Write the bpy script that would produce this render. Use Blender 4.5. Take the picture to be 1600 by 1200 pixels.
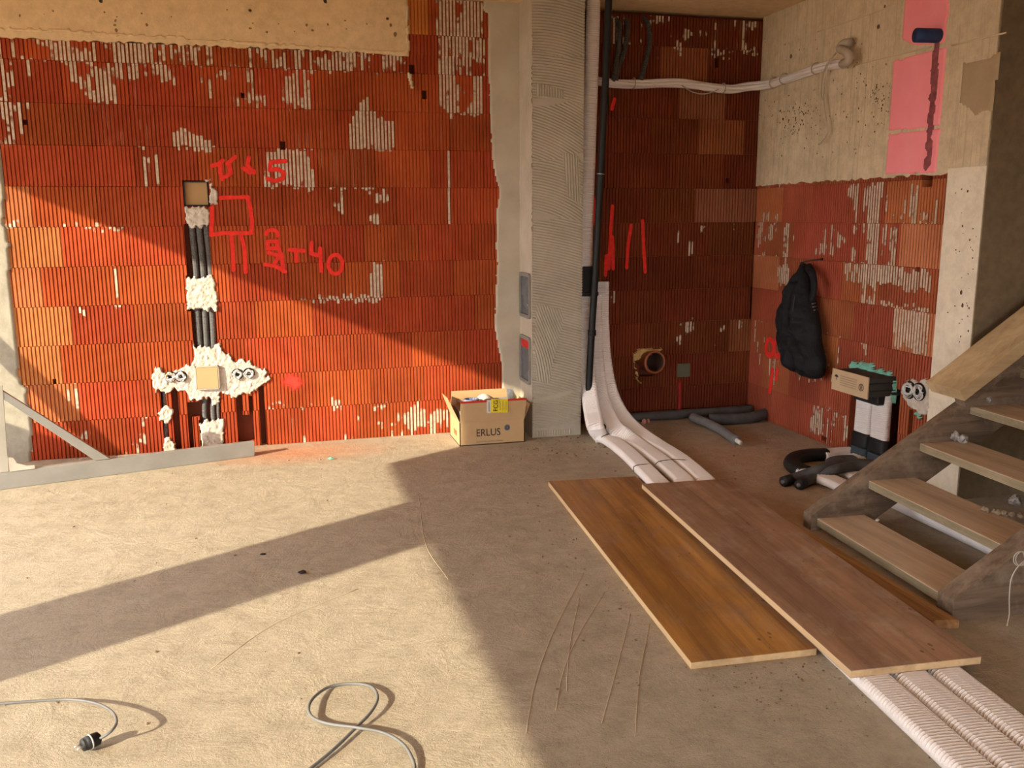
import bpy, bmesh, math, random
import numpy as np
from mathutils import Vector, Matrix
random.seed(7); rng = np.random.default_rng(7)
S = bpy.context.scene
for o in list(bpy.data.objects): bpy.data.objects.remove(o)
COL = S.collection

# ------------------------------------------------------------------ camera
F, YAW, PIT, ROL, H = 1390.54, 0.26260453, -0.18743337, -0.00469325, 1.56
fw = np.array([math.sin(YAW)*math.cos(PIT), math.cos(YAW)*math.cos(PIT), math.sin(PIT)])
r0 = np.array([math.cos(YAW), -math.sin(YAW), 0]); u0 = np.cross(r0, fw)
rt = r0*math.cos(ROL)+u0*math.sin(ROL); up = -r0*math.sin(ROL)+u0*math.cos(ROL)
cd = bpy.data.cameras.new('camera'); cam = bpy.data.objects.new('camera', cd); COL.objects.link(cam)
cd.sensor_fit = 'HORIZONTAL'; cd.sensor_width = 36; cd.lens = F/1600*36; cd.clip_start = .05
M = Matrix.Identity(4)
for i in range(3):
    M[i][0] = rt[i]; M[i][1] = up[i]; M[i][2] = -fw[i]
M[2][3] = H
cam.matrix_world = M; S.camera = cam

# ------------------------------------------------------------------ light
S.view_settings.view_transform = 'Standard'; S.view_settings.look = 'None'
S.view_settings.gamma = 1; S.view_settings.use_curve_mapping = False
S.view_settings.exposure = 0.0
SUN = Vector((1, .545, -.45)).normalized()
sl = bpy.data.lights.new('sun', 'SUN'); sl.energy = 9.6; sl.angle = math.radians(.53); sl.color = (1, .91, .70)
so = bpy.data.objects.new('sun', sl); COL.objects.link(so); so.location = (-8, -3, 6)
so.rotation_euler = SUN.to_track_quat('-Z', 'Y').to_euler()
wd = bpy.data.worlds.new('world'); S.world = wd; wd.use_nodes = True
bg = wd.node_tree.nodes['Background']; bg.inputs[0].default_value = (.93, .95, 1, 1); bg.inputs[1].default_value = 7.6
try:
    S.cycles.max_bounces = 8; S.cycles.diffuse_bounces = 6
except Exception: pass

# ------------------------------------------------------------------ pixel -> point on a real plane
D, XC = 6.23, 3.62
def ray(x, y): return fw + rt*(x-800)/F - up*(y-600)/F
def P(x, y, ax, val):
    c = np.array([0, 0, H]); d = ray(x, y); return c + d*(val-c[ax])/d[ax]
def G(x, y, z=0.): return P(x, y, 2, z)
def WA(x, y, d=0.): return P(x, y, 1, D-d)
def WC(x, y, d=0.): return P(x, y, 0, XC-d)

# ------------------------------------------------------------------ materials
def lin(c):
    return tuple((v/255/12.92 if v/255 <= .04045 else ((v/255+.055)/1.055)**2.4) for v in c)
class NT:
    def __init__(s, name):
        s.m = bpy.data.materials.new(name); s.m.use_nodes = True; s.t = s.m.node_tree; s.n = s.t.nodes
        s.b = s.n['Principled BSDF']
    def add(s, typ, **kw):
        n = s.n.new(typ)
        for k, v in kw.items(): setattr(n, k, v)
        return n
    def link(s, a, b): s.t.links.new(a, b)
    def pos(s): return s.add('ShaderNodeNewGeometry').outputs['Position']
    def mapping(s, src, scale):
        m = s.add('ShaderNodeMapping'); s.link(src, m.inputs[0]); m.inputs['Scale'].default_value = scale; return m.outputs[0]
    def noise(s, vec, scale, detail=4, rough=.55, dist=0):
        n = s.add('ShaderNodeTexNoise'); n.inputs['Scale'].default_value = scale; n.inputs['Detail'].default_value = detail
        n.inputs['Roughness'].default_value = rough; n.inputs['Distortion'].default_value = dist
        if vec is not None: s.link(vec, n.inputs['Vector'])
        return n.outputs['Fac']
    def ramp(s, fac, stops):
        r = s.add('ShaderNodeValToRGB'); s.link(fac, r.inputs[0]); e = r.color_ramp.elements
        e[0].position, e[0].color = stops[0][0], (*stops[0][1], 1); e[1].position, e[1].color = stops[-1][0], (*stops[-1][1], 1)
        for p, c in stops[1:-1]:
            k = e.new(p); k.color = (*c, 1)
        return r.outputs[0]
    def mix(s, fac, a, b, mode='MIX'):
        m = s.add('ShaderNodeMix', data_type='RGBA', blend_type=mode)
        if isinstance(fac, float): m.inputs[0].default_value = fac
        else: s.link(fac, m.inputs[0])
        for i, v in ((6, a), (7, b)):
            if isinstance(v, tuple): m.inputs[i].default_value = (*v[:3], 1)
            else: s.link(v, m.inputs[i])
        return m.outputs[2]
    def math(s, op, a, b=None, clamp=False):
        m = s.add('ShaderNodeMath', operation=op, use_clamp=clamp)
        for i, v in ((0, a), (1, b)):
            if v is None: continue
            if isinstance(v, (int, float)): m.inputs[i].default_value = v
            else: s.link(v, m.inputs[i])
        return m.outputs[0]
    def bump(s, h, strength=.5, dist=.01, prev=None):
        b = s.add('ShaderNodeBump'); b.inputs['Strength'].default_value = strength; b.inputs['Distance'].default_value = dist
        s.link(h, b.inputs['Height'])
        if prev is not None: s.link(prev, b.inputs['Normal'])
        return b.outputs[0]
    def done(s, col, rough=.8, normal=None, metal=0, spec=.3):
        if isinstance(col, tuple): s.b.inputs['Base Color'].default_value = (*col[:3], 1)
        else: s.link(col, s.b.inputs['Base Color'])
        s.b.inputs['Roughness'].default_value = rough; s.b.inputs['Metallic'].default_value = metal
        s.b.inputs['Specular IOR Level'].default_value = spec
        if normal is not None: s.link(normal, s.b.inputs['Normal'])
        return s.m

def simple(name, c, c2=None, scale=8, rough=.7, bs=0, bsc=60, metal=0, spec=.3, stretch=(1, 1, 1), dist=.004):
    t = NT(name); p = t.mapping(t.pos(), stretch); c2 = c2 or tuple(v*.75 for v in c)
    f = t.noise(p, scale, 5, .6)
    col = t.ramp(f, [(.3, c2), (.7, c)])
    nb = t.bump(t.noise(p, bsc, 4), bs, dist) if bs else None
    return t.done(col, rough, nb, metal, spec)

def m_concrete(name, c, c2, pit=True, boards=None, streak=0.0):
    t = NT(name); p = t.pos()
    col = t.ramp(t.noise(p, 1.6, 6, .62), [(.32, c2), (.68, c)])
    col = t.mix(.35, col, t.ramp(t.noise(p, 14, 5, .7), [(.35, tuple(v*.7 for v in c2)), (.6, c)]))
    nb = t.bump(t.noise(p, 90, 4, .7), .35, .004)
    if streak:
        sp = t.mapping(p, (60, 60, 2.2)); f = t.noise(sp, 1, 4, .7)
        col = t.mix(t.math('MULTIPLY', t.math('GREATER_THAN', f, .56), streak), col, tuple(v*.55 for v in c2))
    if pit:
        v = t.add('ShaderNodeTexVoronoi'); t.link(p, v.inputs['Vector']); v.inputs['Scale'].default_value = 7
        n = t.noise(p, 2.2, 3)
        rad = t.math('MULTIPLY', t.math('SUBTRACT', n, .45, True), .22)
        k = t.math('LESS_THAN', v.outputs['Distance'], rad)
        col = t.mix(t.math('MULTIPLY', k, .6), col, tuple(x*.4 for x in c2)); nb = t.bump(t.math('SUBTRACT', 1, k), .5, .006, nb)
    return t.done(col, .85, nb)

def m_brick():
    t = NT('fired_clay'); p = t.pos()
    oi = t.add('ShaderNodeObjectInfo'); base = oi.outputs['Color']
    v = t.ramp(t.noise(p, 3.0, 5, .6), [(.3, (.74, .70, .68)), (.7, (1.08, 1.08, 1.1))])
    col = t.mix(1.0, base, v, 'MULTIPLY')
    # lime bloom: pale vertical traces of mortar water
    sp = t.mapping(p, (55, 55, 3.2)); f = t.noise(sp, 1, 5, .7)
    zz = t.add('ShaderNodeSeparateXYZ'); t.link(p, zz.inputs[0])
    big = t.noise(p, 1.7, 3, .5)
    hi = t.math('MULTIPLY', t.math('SUBTRACT', zz.outputs[2], 1.2), .045)
    m = t.math('MULTIPLY', t.math('SUBTRACT', t.math('ADD', f, hi), .655, True), 3.2, True)
    m = t.math('MULTIPLY', m, t.math('MULTIPLY', t.math('SUBTRACT', big, .42, True), 6, True))
    col = t.mix(t.math('MULTIPLY', m, .55), col, (.62, .47, .34))
    sc = t.noise(t.mapping(p, (1, 1, 1)), 45, 5, .75)
    col = t.mix(t.math('MULTIPLY', t.math('SUBTRACT', sc, .70, True), 3, True), col, (.62, .45, .33))
    nb = t.bump(t.noise(p, 120, 4, .7), .25, .003)
    return t.done(col, .85, nb, spec=.15)

def m_floor():
    t = NT('screed'); p = t.pos()
    a, b, c = (.49, .405, .285), (.42, .34, .235), (.55, .46, .34)
    col = t.ramp(t.noise(p, .9, 6, .6, .4), [(.3, b), (.55, a), (.75, c)])
    col = t.mix(.5, col, t.ramp(t.noise(p, 9, 7, .75), [(.35, tuple(v*.75 for v in b)), (.6, c)]))
    # patches of pale scoured cement
    pm = t.math('MULTIPLY', t.math('SUBTRACT', t.noise(p, 2.6, 6, .7, .5), .62, True), 5, True)
    col = t.mix(t.math('MULTIPLY', pm, .45), col, (.72, .64, .54))
    # brick dust swept along the wall
    for (cx, cy, rx, ry, k) in ((.1, 5.95, .75, .35, .85), (2.9, 5.0, .9, 1.0, .45), (2.55, 4.0, .5, .8, .35)):
        s = t.add('ShaderNodeMapping'); t.link(p, s.inputs[0]); s.inputs['Location'].default_value = (-cx/rx, -cy/ry, 0); s.inputs['Scale'].default_value = (1/rx, 1/ry, 0)
        l = t.add('ShaderNodeVectorMath', operation='LENGTH'); t.link(s.outputs[0], l.inputs[0])
        f = t.math('SUBTRACT', 1.15, t.math('ADD', l.outputs['Value'], t.math('MULTIPLY', t.noise(p, 5, 5, .7), .4)), True)
        col = t.mix(t.math('MULTIPLY', f, k, True), col, (.62, .26, .12))
    fg = t.noise(p, 60, 5, .8); col = t.mix(t.math('MULTIPLY', t.math('SUBTRACT', fg, .56, True), 3.5, True), col, tuple(v*.55 for v in b)); col = t.mix(t.math('MULTIPLY', t.math('SUBTRACT', .44, fg, True), 3, True), col, tuple(min(1, v*1.25) for v in c))
    # specks
    v = t.add('ShaderNodeTexVoronoi'); t.link(p, v.inputs['Vector']); v.inputs['Scale'].default_value = 26
    k = t.math('LESS_THAN', v.outputs['Distance'], t.math('MULTIPLY', t.math('SUBTRACT', t.noise(p, 2.0, 3), .47, True), .55))
    col = t.mix(t.math('MULTIPLY', k, .6), col, (.2, .13, .08))
    n1 = t.bump(t.noise(p, 130, 4, .85), .8, .006)
    n2 = t.bump(t.noise(t.mapping(p, (1, 1.6, 1)), 26, 6, .78), .6, .010, n1)
    n3 = t.bump(t.noise(p, 4.5, 5, .65, 1.0), .6, .016, n2)
    w = t.add('ShaderNodeTexWave'); t.link(t.mapping(p, (.35, 1.0, 1)), w.inputs[0]); w.inputs['Scale'].default_value = 1.3; w.inputs['Distortion'].default_value = 9
    w.inputs['Detail'].default_value = 4
    n4 = t.bump(w.outputs['Fac'], .05, .008, n3)
    return t.done(col, .82, n4, spec=.25)

def m_wood(name, c, c2, axis=1, rough=.6, bs=.3, scale=1.0, dirt=None, spec=.3, seams=0):
    t = NT(name); tc = t.add('ShaderNodeTexCoord'); p = tc.outputs['Object']
    sc = [28*scale, 28*scale, 28*scale]; sc[axis] = 1.6*scale
    q = t.mapping(p, tuple(sc)); f = t.noise(q, 1, 6, .65, .6)
    col = t.ramp(f, [(.3, c2), (.68, c)])
    sc2 = [9., 9., 9.]; sc2[axis] = .7
    col = t.mix(.5, col, t.mix(1.0, col, t.ramp(t.noise(t.mapping(p, tuple(sc2)), 1, 3), [(.35, (.55, .5, .45)), (.65, (1.1, 1.1, 1.1))]), 'MULTIPLY'))
    if dirt:
        f2 = t.math('MULTIPLY', t.math('SUBTRACT', t.noise(p, 5, 6, .7), .5, True), 4, True)
        col = t.mix(t.math('MULTIPLY', f2, .6), col, dirt)
    nb = t.bump(f, bs, .003)
    if seams:
        sx = t.add('ShaderNodeSeparateXYZ'); t.link(p, sx.inputs[0])
        x = t.math('ADD', t.math('MULTIPLY', sx.outputs[0], seams), 20.3); fr_ = t.math('FRACT', x); ix = t.math('FLOOR', x)
        wn = t.add('ShaderNodeTexWhiteNoise', noise_dimensions='1D'); t.link(ix, wn.inputs['W'])
        col = t.mix(t.math('MULTIPLY', wn.outputs['Value'], .30), col, tuple(v*.62 for v in c))
        big = t.noise(t.mapping(p, (2.2, 1.1, 1)), 1.3, 5, .7, 1.2); col = t.mix(t.math('MULTIPLY', t.math('SUBTRACT', big, .45, True), 3.2, True), col, t.mix(.5, col, tuple(v*.55 for v in c2)))
        k = t.math('LESS_THAN', fr_, .022); col = t.mix(t.math('MULTIPLY', k, .35), col, tuple(v*.3 for v in c2)); nb = t.bump(t.math('SUBTRACT', 1, k), .3, .002, nb)
        w = t.math('MULTIPLY', t.math('SUBTRACT', t.noise(t.mapping(p, (3, 1.6, 3)), 2.2, 7, .75, .8), .56, True), 5, True)
        col = t.mix(t.math('MULTIPLY', w, .55), col, dirt)
        v = t.add('ShaderNodeTexVoronoi'); t.link(t.mapping(p, (1, .6, 1)), v.inputs['Vector']); v.inputs['Scale'].default_value = 24
        k2 = t.math('LESS_THAN', v.outputs['Distance'], t.math('MULTIPLY', t.math('SUBTRACT', t.noise(p, 4, 3), .46, True), .8)); col = t.mix(t.math('MULTIPLY', k2, .7), col, (.10, .05, .03))
        s3 = t.math('MULTIPLY', t.math('SUBTRACT', t.noise(t.mapping(p, (30, 120, 30)), 1, 4, .8), .68, True), 6, True); col = t.mix(t.math('MULTIPLY', s3, .5), col, tuple(min(1, v*1.5) for v in dirt))
    return t.done(col, rough, nb, spec=spec)

def m_alpha(name, col, noisy=18, rough=.85, stretch=(1, 1, 1), gain=4, c2=None):
    """thin coat whose vertex attribute 'a' gives its coverage"""
    t = NT(name); a = t.add('ShaderNodeAttribute', attribute_name='a'); p = t.pos()
    n = t.noise(t.mapping(p, stretch), noisy, 5, .75)
    al = t.math('MULTIPLY', t.math('SUBTRACT', t.math('ADD', a.outputs['Fac'], t.math('MULTIPLY', n, .7)), .62, True), gain, True)
    t.link(al, t.b.inputs['Alpha'])
    c = t.ramp(t.noise(p, 30, 4, .7), [(.3, c2 or tuple(v*.72 for v in col)), (.65, col)])
    return t.done(c, rough)

MB = m_brick()
M_core = simple('brick_core', (.16, .04, .018), rough=.95)
M_conc = m_concrete('beam_concrete', (.78, .57, .33), (.64, .455, .25))
M_concC = m_concrete('side_concrete', (.74, .59, .39), (.54, .425, .27), streak=.25)
M_concShade = m_concrete('shaded_concrete', (.24, .175, .10), (.16, .115, .068))  # shade of the stairwell side is put into this darker concrete
M_col = m_concrete('pale_column', (.84, .74, .56), (.74, .63, .47))
M_floor = m_floor()
M_mortar = simple('mortar_trace', (.66, .52, .38), (.46, .33, .22), 30, .9, .3)
M_gyps = simple('gypsum', (.68, .60, .50), (.50, .41, .32), 26, .9, .8, 60, dist=.008)
M_adh = simple('combed_adhesive', (.50, .44, .34), (.42, .37, .28), 7, .9, .25, 140)
M_adhS = simple('smooth_adhesive', (.52, .45, .34), (.43, .36, .265), 5, .9, .25, 120)
M_smear = m_alpha('mortar_smear', (.66, .52, .38), 30, .9, (2.2, 2.2, .8), 5, (.40, .28, .18))
M_red = m_alpha('red_spray', (.85, .035, .02))
M_redsolid = simple('red_plastic', (.6, .03, .02))
M_grey = simple('grey_conduit', (.13, .125, .12), (.09, .085, .08), 12, .55, .1)
M_alu = simple('galvanised_metal', (.33, .31, .275), (.27, .25, .22), 5, .5, .08, 80, metal=.15)
M_white = simple('white_duct', (.86, .79, .73), (.80, .73, .67), 6, .45, spec=.4)
M_whiteC = simple('white_plastic_sleeve', (.82, .76, .72), (.72, .66, .62), 6, .5)
M_black = simple('black_rubber', (.018, .017, .016), (.01, .01, .01), 10, .55)
M_foamg = simple('grey_foam', (.10, .095, .09), (.06, .055, .055), 14, .8, .3)
M_card = simple('cardboard', (.52, .335, .165), (.46, .29, .14), 5, .8)
M_cardL = simple('printed_cardboard', (.56, .40, .24), (.50, .35, .20), 5, .8)
M_pink = simple('pink_insulation', (1.0, .33, .36), (.95, .28, .30), 5, .8, .2)
M_pinkD = simple('cut_insulation', (.36, .10, .10), (.16, .04, .05), 22, .9, .5, 40)
M_blue = simple('blue_pipe', (.02, .045, .14), rough=.5)
M_green = simple('green_foam', (.26, .58, .44), (.17, .42, .31), 40, .9, .8, 60, dist=.01)
M_foamy = simple('yellow_foam', (.62, .42, .17), (.45, .28, .10), 30, .9, .8, 60, dist=.01)
M_orange = simple('orange_pipe', (.30, .085, .035), rough=.45)
M_jack = simple('black_cloth', (.011, .011, .012), (.004, .004, .005), 9, .8, .7, 22, dist=.02)
M_ink = simple('print_ink', (.03, .02, .02), rough=.6)
M_inkg = simple('grey_ink', (.18, .17, .17), rough=.6)
M_inkl = simple('pale_ink', (.36, .26, .16), rough=.6)
M_yel = simple('yellow_label', (.80, .62, .02), (.75, .56, .02), 5, .5)
M_paper = simple('white_paper', (.72, .68, .62), rough=.7)
M_cable = simple('grey_cable', (.17, .165, .155), (.12, .115, .11), 5, .45)
M_wire = simple('cream_wire', (.50, .42, .32), rough=.6)
M_silver = simple('foil', (.6, .6, .6), (.35, .35, .36), 40, .35, metal=.6)
M_glass = simple('door_plate', (.10, .115, .14), (.06, .07, .085), 8, .25, spec=.6)
M_bracket = simple('bracket', (.62, .55, .45), rough=.6)
M_ply1 = m_wood('amber_shuttering_panel', (.56, .275, .065), (.25, .11, .038), 1, .42, .12, .8, (.42, .28, .20), .4, 8.2)
M_ply2 = m_wood('brown_shuttering_panel', (.48, .285, .17), (.27, .15, .09), 1, .5, .12, .8, (.56, .44, .34), .4, 8.2)
M_edge = m_wood('raw_wood_edge', (.70, .50, .28), (.56, .38, .19), 1, .8)
M_stair = m_wood('weathered_wood', (.23, .155, .10), (.10, .07, .045), 0, .85, .8, 1, (.36, .27, .19))
M_tread = m_wood('dusty_tread', (.66, .50, .35), (.50, .37, .245), 1, .85, .3, 1, (.62, .48, .33))
M_tedge = m_wood('greenish_edge', (.34, .28, .17), (.20, .165, .10), 1, .9, .5, 1, (.42, .31, .20))  # darker and greener than the tread tops
M_lumb = m_wood('pale_lumber', (.60, .44, .24), (.48, .33, .17), 0, .8, .2)
M_plank = m_wood('brown_plank', (.46, .25, .10), (.22, .10, .04), 1, .8, .5)

# ------------------------------------------------------------------ object helpers
def ob(name, verts, faces, mat, parent=None, smooth=False, loc=None, mats=None, fm=None):
    me = bpy.data.meshes.new(name); me.from_pydata([tuple(map(float, v)) for v in verts], [], [tuple(map(int, f)) for f in faces])
    if mats:
        for m in mats: me.materials.append(m)
        me.polygons.foreach_set('material_index', fm)
    else: me.materials.append(mat)
    if smooth: me.polygons.foreach_set('use_smooth', [True]*len(me.polygons))
    me.update()
    o = bpy.data.objects.new(name, me); COL.objects.link(o)
    if loc is not None: o.location = loc
    if parent: o.parent = parent
    return o
def thing(name, label, cat, loc=(0, 0, 0), rz=0, group=None):
    o = bpy.data.objects.new(name, None); COL.objects.link(o); o.empty_display_size = .1
    o.location = [float(v) for v in loc]; o.rotation_euler = (0, 0, rz); o['label'] = label; o['category'] = cat
    if group: o['group'] = group
    return o
def tag(o, label, cat, group=None):
    o['label'] = label; o['category'] = cat
    if group: o['group'] = group
    return o
def loc_child(o, parent):
    """parent keeping world placement (parent has only location/rz)"""
    o.parent = parent; bpy.context.view_layer.update
    T = Matrix.Translation(parent.location) @ parent.rotation_euler.to_matrix().to_4x4()
    o.matrix_parent_inverse = T.inverted(); return o
def struct(o): o['kind'] = 'structure'; return o
def stuff(o): o['kind'] = 'stuff'; return o

def box_vf(a, b):
    x0, y0, z0 = a; x1, y1, z1 = b
    v = [(x0, y0, z0), (x1, y0, z0), (x1, y1, z0), (x0, y1, z0), (x0, y0, z1), (x1, y0, z1), (x1, y1, z1), (x0, y1, z1)]
    f = [(0, 3, 2, 1), (4, 5, 6, 7), (0, 1, 5, 4), (1, 2, 6, 5), (2, 3, 7, 6), (3, 0, 4, 7)]
    return v, f
def box(name, a, b, mat, parent=None, bevel=0):
    v, f = box_vf(a, b); o = ob(name, v, f, mat, parent)
    if bevel: bev(o, bevel)
    return o
def bev(o, w, seg=1):
    bm = bmesh.new(); bm.from_mesh(o.data)
    bmesh.ops.bevel(bm, geom=bm.edges[:], offset=w, segments=seg, affect='EDGES', clamp_overlap=True)
    bm.to_mesh(o.data); bm.free()
def prism(name, poly, vec, mat, parent=None, bevel=0):
    """poly: list of 3-D points (planar), extruded by vec"""
    n = len(poly); v = [np.array(p, float) for p in poly] + [np.array(p, float)+np.array(vec, float) for p in poly]
    f = [tuple(range(n)), tuple(range(2*n-1, n-1, -1))] + [(i, i+n, (i+1) % n+n, (i+1) % n) for i in range(n)]
    o = ob(name, v, f, mat, parent)
    bm = bmesh.new(); bm.from_mesh(o.data); bmesh.ops.recalc_face_normals(bm, faces=bm.faces)
    if bevel: bmesh.ops.bevel(bm, geom=bm.edges[:], offset=bevel, segments=1, affect='EDGES', clamp_overlap=True)
    bm.to_mesh(o.data); bm.free(); return o
def smoothpath(pts, step):
    p = np.array(pts, float); q = np.vstack([2*p[0]-p[1], p, 2*p[-1]-p[-2]]); out = []
    for i in range(1, len(q)-2):
        a, b, c, d = q[i-1:i+3]
        for t in np.linspace(0, 1, 24, endpoint=False):
            out.append(.5*((2*b)+(-a+c)*t+(2*a-5*b+4*c-d)*t*t+(-a+3*b-3*c+d)*t**3))
    out.append(p[-1]); out = np.array(out)
    s = np.r_[0, np.cumsum(np.linalg.norm(np.diff(out, axis=0), axis=1))]
    n = max(2, int(round(s[-1]/step))); ss = np.linspace(0, s[-1], n+1)
    return np.array([np.interp(ss, s, out[:, k]) for k in range(3)]).T
def tube_vf(path, a, b, side=(1, 0, 0), seg=16, corr=0, caps=True, flat=False, taper=None):
    """sweep an ellipse / flat oval (half-axes a along side, b normal) along path; corr = ring depth"""
    path = np.asarray(path, float); n = len(path); tan = np.gradient(path, axis=0); tan /= np.linalg.norm(tan, axis=1)[:, None]
    side = np.array(side, float); V = []
    prev = None
    hs = side[0] == 9
    for i in range(n):
        t = tan[i]
        if hs: side = np.array([t[1], -t[0], 0])
        s = side if prev is None else (prev if a == b else side)
        s = s - t*(s@t)
        if np.linalg.norm(s) < .15: s = prev if prev is not None else np.array([0, 1., 0])
        s = s - t*(s@t); s /= np.linalg.norm(s); prev = s; m = np.cross(t, s)
        k = (corr if i % 2 else 0); tp = 1 if taper is None else taper[i]
        for j in range(seg):
            th = 2*math.pi*j/seg; c, q = math.cos(th), math.sin(th)
            if flat:
                hx = a-b; px = (hx if c > 1e-6 else (-hx if c < -1e-6 else 0)) + (b-k)*c
                py = (b-k)*q
            else: px, py = (a-k)*c, (b-k)*q
            V.append(path[i]+s*px*tp+m*py*tp)
    Fc = [(i*seg+j, i*seg+(j+1) % seg, (i+1)*seg+(j+1) % seg, (i+1)*seg+j) for i in range(n-1) for j in range(seg)]
    if caps: Fc += [tuple(range(seg-1, -1, -1)), tuple(range((n-1)*seg, n*seg))]
    return V, Fc
def tube(name, pts, a, mat, parent=None, b=None, step=.02, side=(1, 0, 0), seg=12, corr=0, flat=False, caps=True):
    path = smoothpath(pts, step)
    v, f = tube_vf(path, a, b or a, side, seg, corr, caps, flat)
    return ob(name, v, f, mat, parent, smooth=(corr == 0))
def ring_vf(c, nrm, R, r, seg=20, rs=6):
    nrm = np.array(nrm, float); nrm /= np.linalg.norm(nrm); e = np.array([0, 0, 1.]) if abs(nrm[2]) < .9 else np.array([1., 0, 0])
    x = np.cross(e, nrm); x /= np.linalg.norm(x); y = np.cross(nrm, x); V = []
    for i in range(seg):
        t = 2*math.pi*i/seg; d = x*math.cos(t)+y*math.sin(t)
        for j in range(rs):
            p = 2*math.pi*j/rs; V.append(np.array(c)+d*(R+r*math.cos(p))+nrm*r*math.sin(p))
    Fc = [(i*rs+j, ((i+1) % seg)*rs+j, ((i+1) % seg)*rs+(j+1) % rs, i*rs+(j+1) % rs) for i in range(seg) for j in range(rs)]
    return V, Fc
def join(*parts):
    V, Fc = [], []
    for v, f in parts:
        o = len(V); V += list(v); Fc += [tuple(i+o for i in q) for q in f]
    return V, Fc
def text(name, s, size, mat, mw, parent=None, ext=.0006, sx=1):
    cu = bpy.data.curves.new(name, 'FONT'); cu.body = s; cu.size = size; cu.extrude = ext; cu.align_x = 'CENTER'; cu.align_y = 'CENTER'
    to = bpy.data.objects.new(name, cu); COL.objects.link(to); bpy.context.view_layer.update()
    me = bpy.data.meshes.new_from_object(to.evaluated_get(bpy.context.evaluated_depsgraph_get()))
    bpy.data.objects.remove(to); me.materials.clear(); me.materials.append(mat)
    for v in me.vertices: v.co.x *= sx
    me.transform(mw); o = bpy.data.objects.new(name, me); COL.objects.link(o)
    if parent: loc_child(o, parent)
    return o
def inpoly(x, y, poly):
    x = np.asarray(x); y = np.asarray(y); r = np.zeros(x.shape, bool); n = len(poly); j = n-1
    for i in range(n):
        xi, yi = poly[i]; xj, yj = poly[j]
        c = ((yi > y) != (yj > y)) & (x < (xj-xi)*(y-yi)/((yj-yi) if yj != yi else 1e-9)+xi); r ^= c; j = i
    return r
def vnoise(x, y, s, seed=0):
    """smooth value noise"""
    x = np.asarray(x)*s; y = np.asarray(y)*s; xi = np.floor(x).astype(int); yi = np.floor(y).astype(int); fx, fy = x-xi, y-yi
    def h(a, b):
        k = (a*374761393+b*668265263+seed*974711) & 0x7fffffff; k = ((k ^ (k >> 13))*1274126177) & 0x7fffffff; return ((k ^ (k >> 16)) & 0xffff)/65535.
    fx = fx*fx*(3-2*fx); fy = fy*fy*(3-2*fy)
    return (h(xi, yi)*(1-fx)+h(xi+1, yi)*fx)*(1-fy)+(h(xi, yi+1)*(1-fx)+h(xi+1, yi+1)*fx)*fy

# wall frames: (u, z, d) -> world, d = distance out of the wall face
def fA(u, z, d): return (u, D-d, z)
def fC(u, z, d): return (XC-d, D-u, z)
def pxA(poly): return [(WA(*p)[0], WA(*p)[2]) for p in poly]
def pxC(poly): return [(D-WC(*p)[1], WC(*p)[2]) for p in poly]

# ------------------------------------------------------------------ the setting: floor, ceiling, outer walls
ZC = 2.985
XL, YF, XR = -3.43, -3.0, 6.2
floor = struct(box('floor', (XL-.6, YF-.6, -.12), (XR+.2, D+.3, 0), M_floor))
ground = struct(box('ground', (-40, -40, -.40), (40, 40, -.30), simple('site_earth', (.20, .15, .10), (.12, .09, .06), .6, .95)))
ceil_ = struct(box('ceiling', (XL-.05, YF-.2, ZC), (XR+.2, D+.3, ZC+.2), M_conc))
# unseen left facade: openings, piers and lintels shaped to cast the sun's shadow edges
v, f = join(box_vf((XL-.05, YF, 0), (XL, -.35, ZC)),
            box_vf((XL-.05, -.35, 1.86), (XL, 3.27, ZC)),
            box_vf((XL-.05, 1.82, 0), (XL, 2.46, 1.86)),
            box_vf((XL-.05, 3.27, 2.625), (XL, D+.3, ZC)),
            box_vf((XL-.05, 4.95, 0), (XL, D+.3, 1.05)))  # low block added out of view to shade the foot of the back wall
struct(ob('wall_left', v, f, M_concC))
v, f = join(box_vf((XL-.05, YF-.2, 0), (-1.2, YF, ZC)), box_vf((2.4, YF-.2, 0), (XR+.2, YF, ZC)), box_vf((-1.2, YF-.2, 2.4), (2.4, YF, ZC)))
struct(ob('wall_front', v, f, M_concC))
struct(box('wall_stairwell', (XR, YF, 0), (XR+.2, 3.93, ZC), M_concShade))

wall_back = struct(box('wall_back', (XL-.05, D+.075, 0), (XC+.3, D+.3, ZC), M_core))
wall_right = struct(box('wall_right', (XC+.075, 4.0, 0), (XC+.3, D+.075, ZC), M_core))

# ------------------------------------------------------------------ ribbed clay bricks, one object each
PIT_R, RT, GD = .379/16, .0155, .0105
def profile(a, b):
    pts = [(a, 0.)]; k = 0
    while k*PIT_R < b:
        for du, d in ((.0010, 0.), (.0010+RT, 0.), (.0010+RT+.0016, GD), (PIT_R-.0008, GD)):
            x = k*PIT_R+du
            if a+1e-4 < x < b-1e-4: pts.append((x, d))
        k += 1
    pts.append((b, 0.)); return pts
def ribrect(u0, u1, z0, z1, dep=.07, smooth_=False):
    pr = profile(u0, u1) if not smooth_ else [(u0, 0), (u1, 0)]
    ring = [(u, d) for u, d in pr]+[(u1, dep), (u0, dep)]; n = len(ring)
    V = [(u, d, z0) for u, d in ring]+[(u, d, z1) for u, d in ring]
    Fc = [(i, (i+1) % n, (i+1) % n+n, i+n) for i in range(n)]+[tuple(range(n-1, -1, -1)), tuple(range(n, 2*n))]
    return V, Fc
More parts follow.
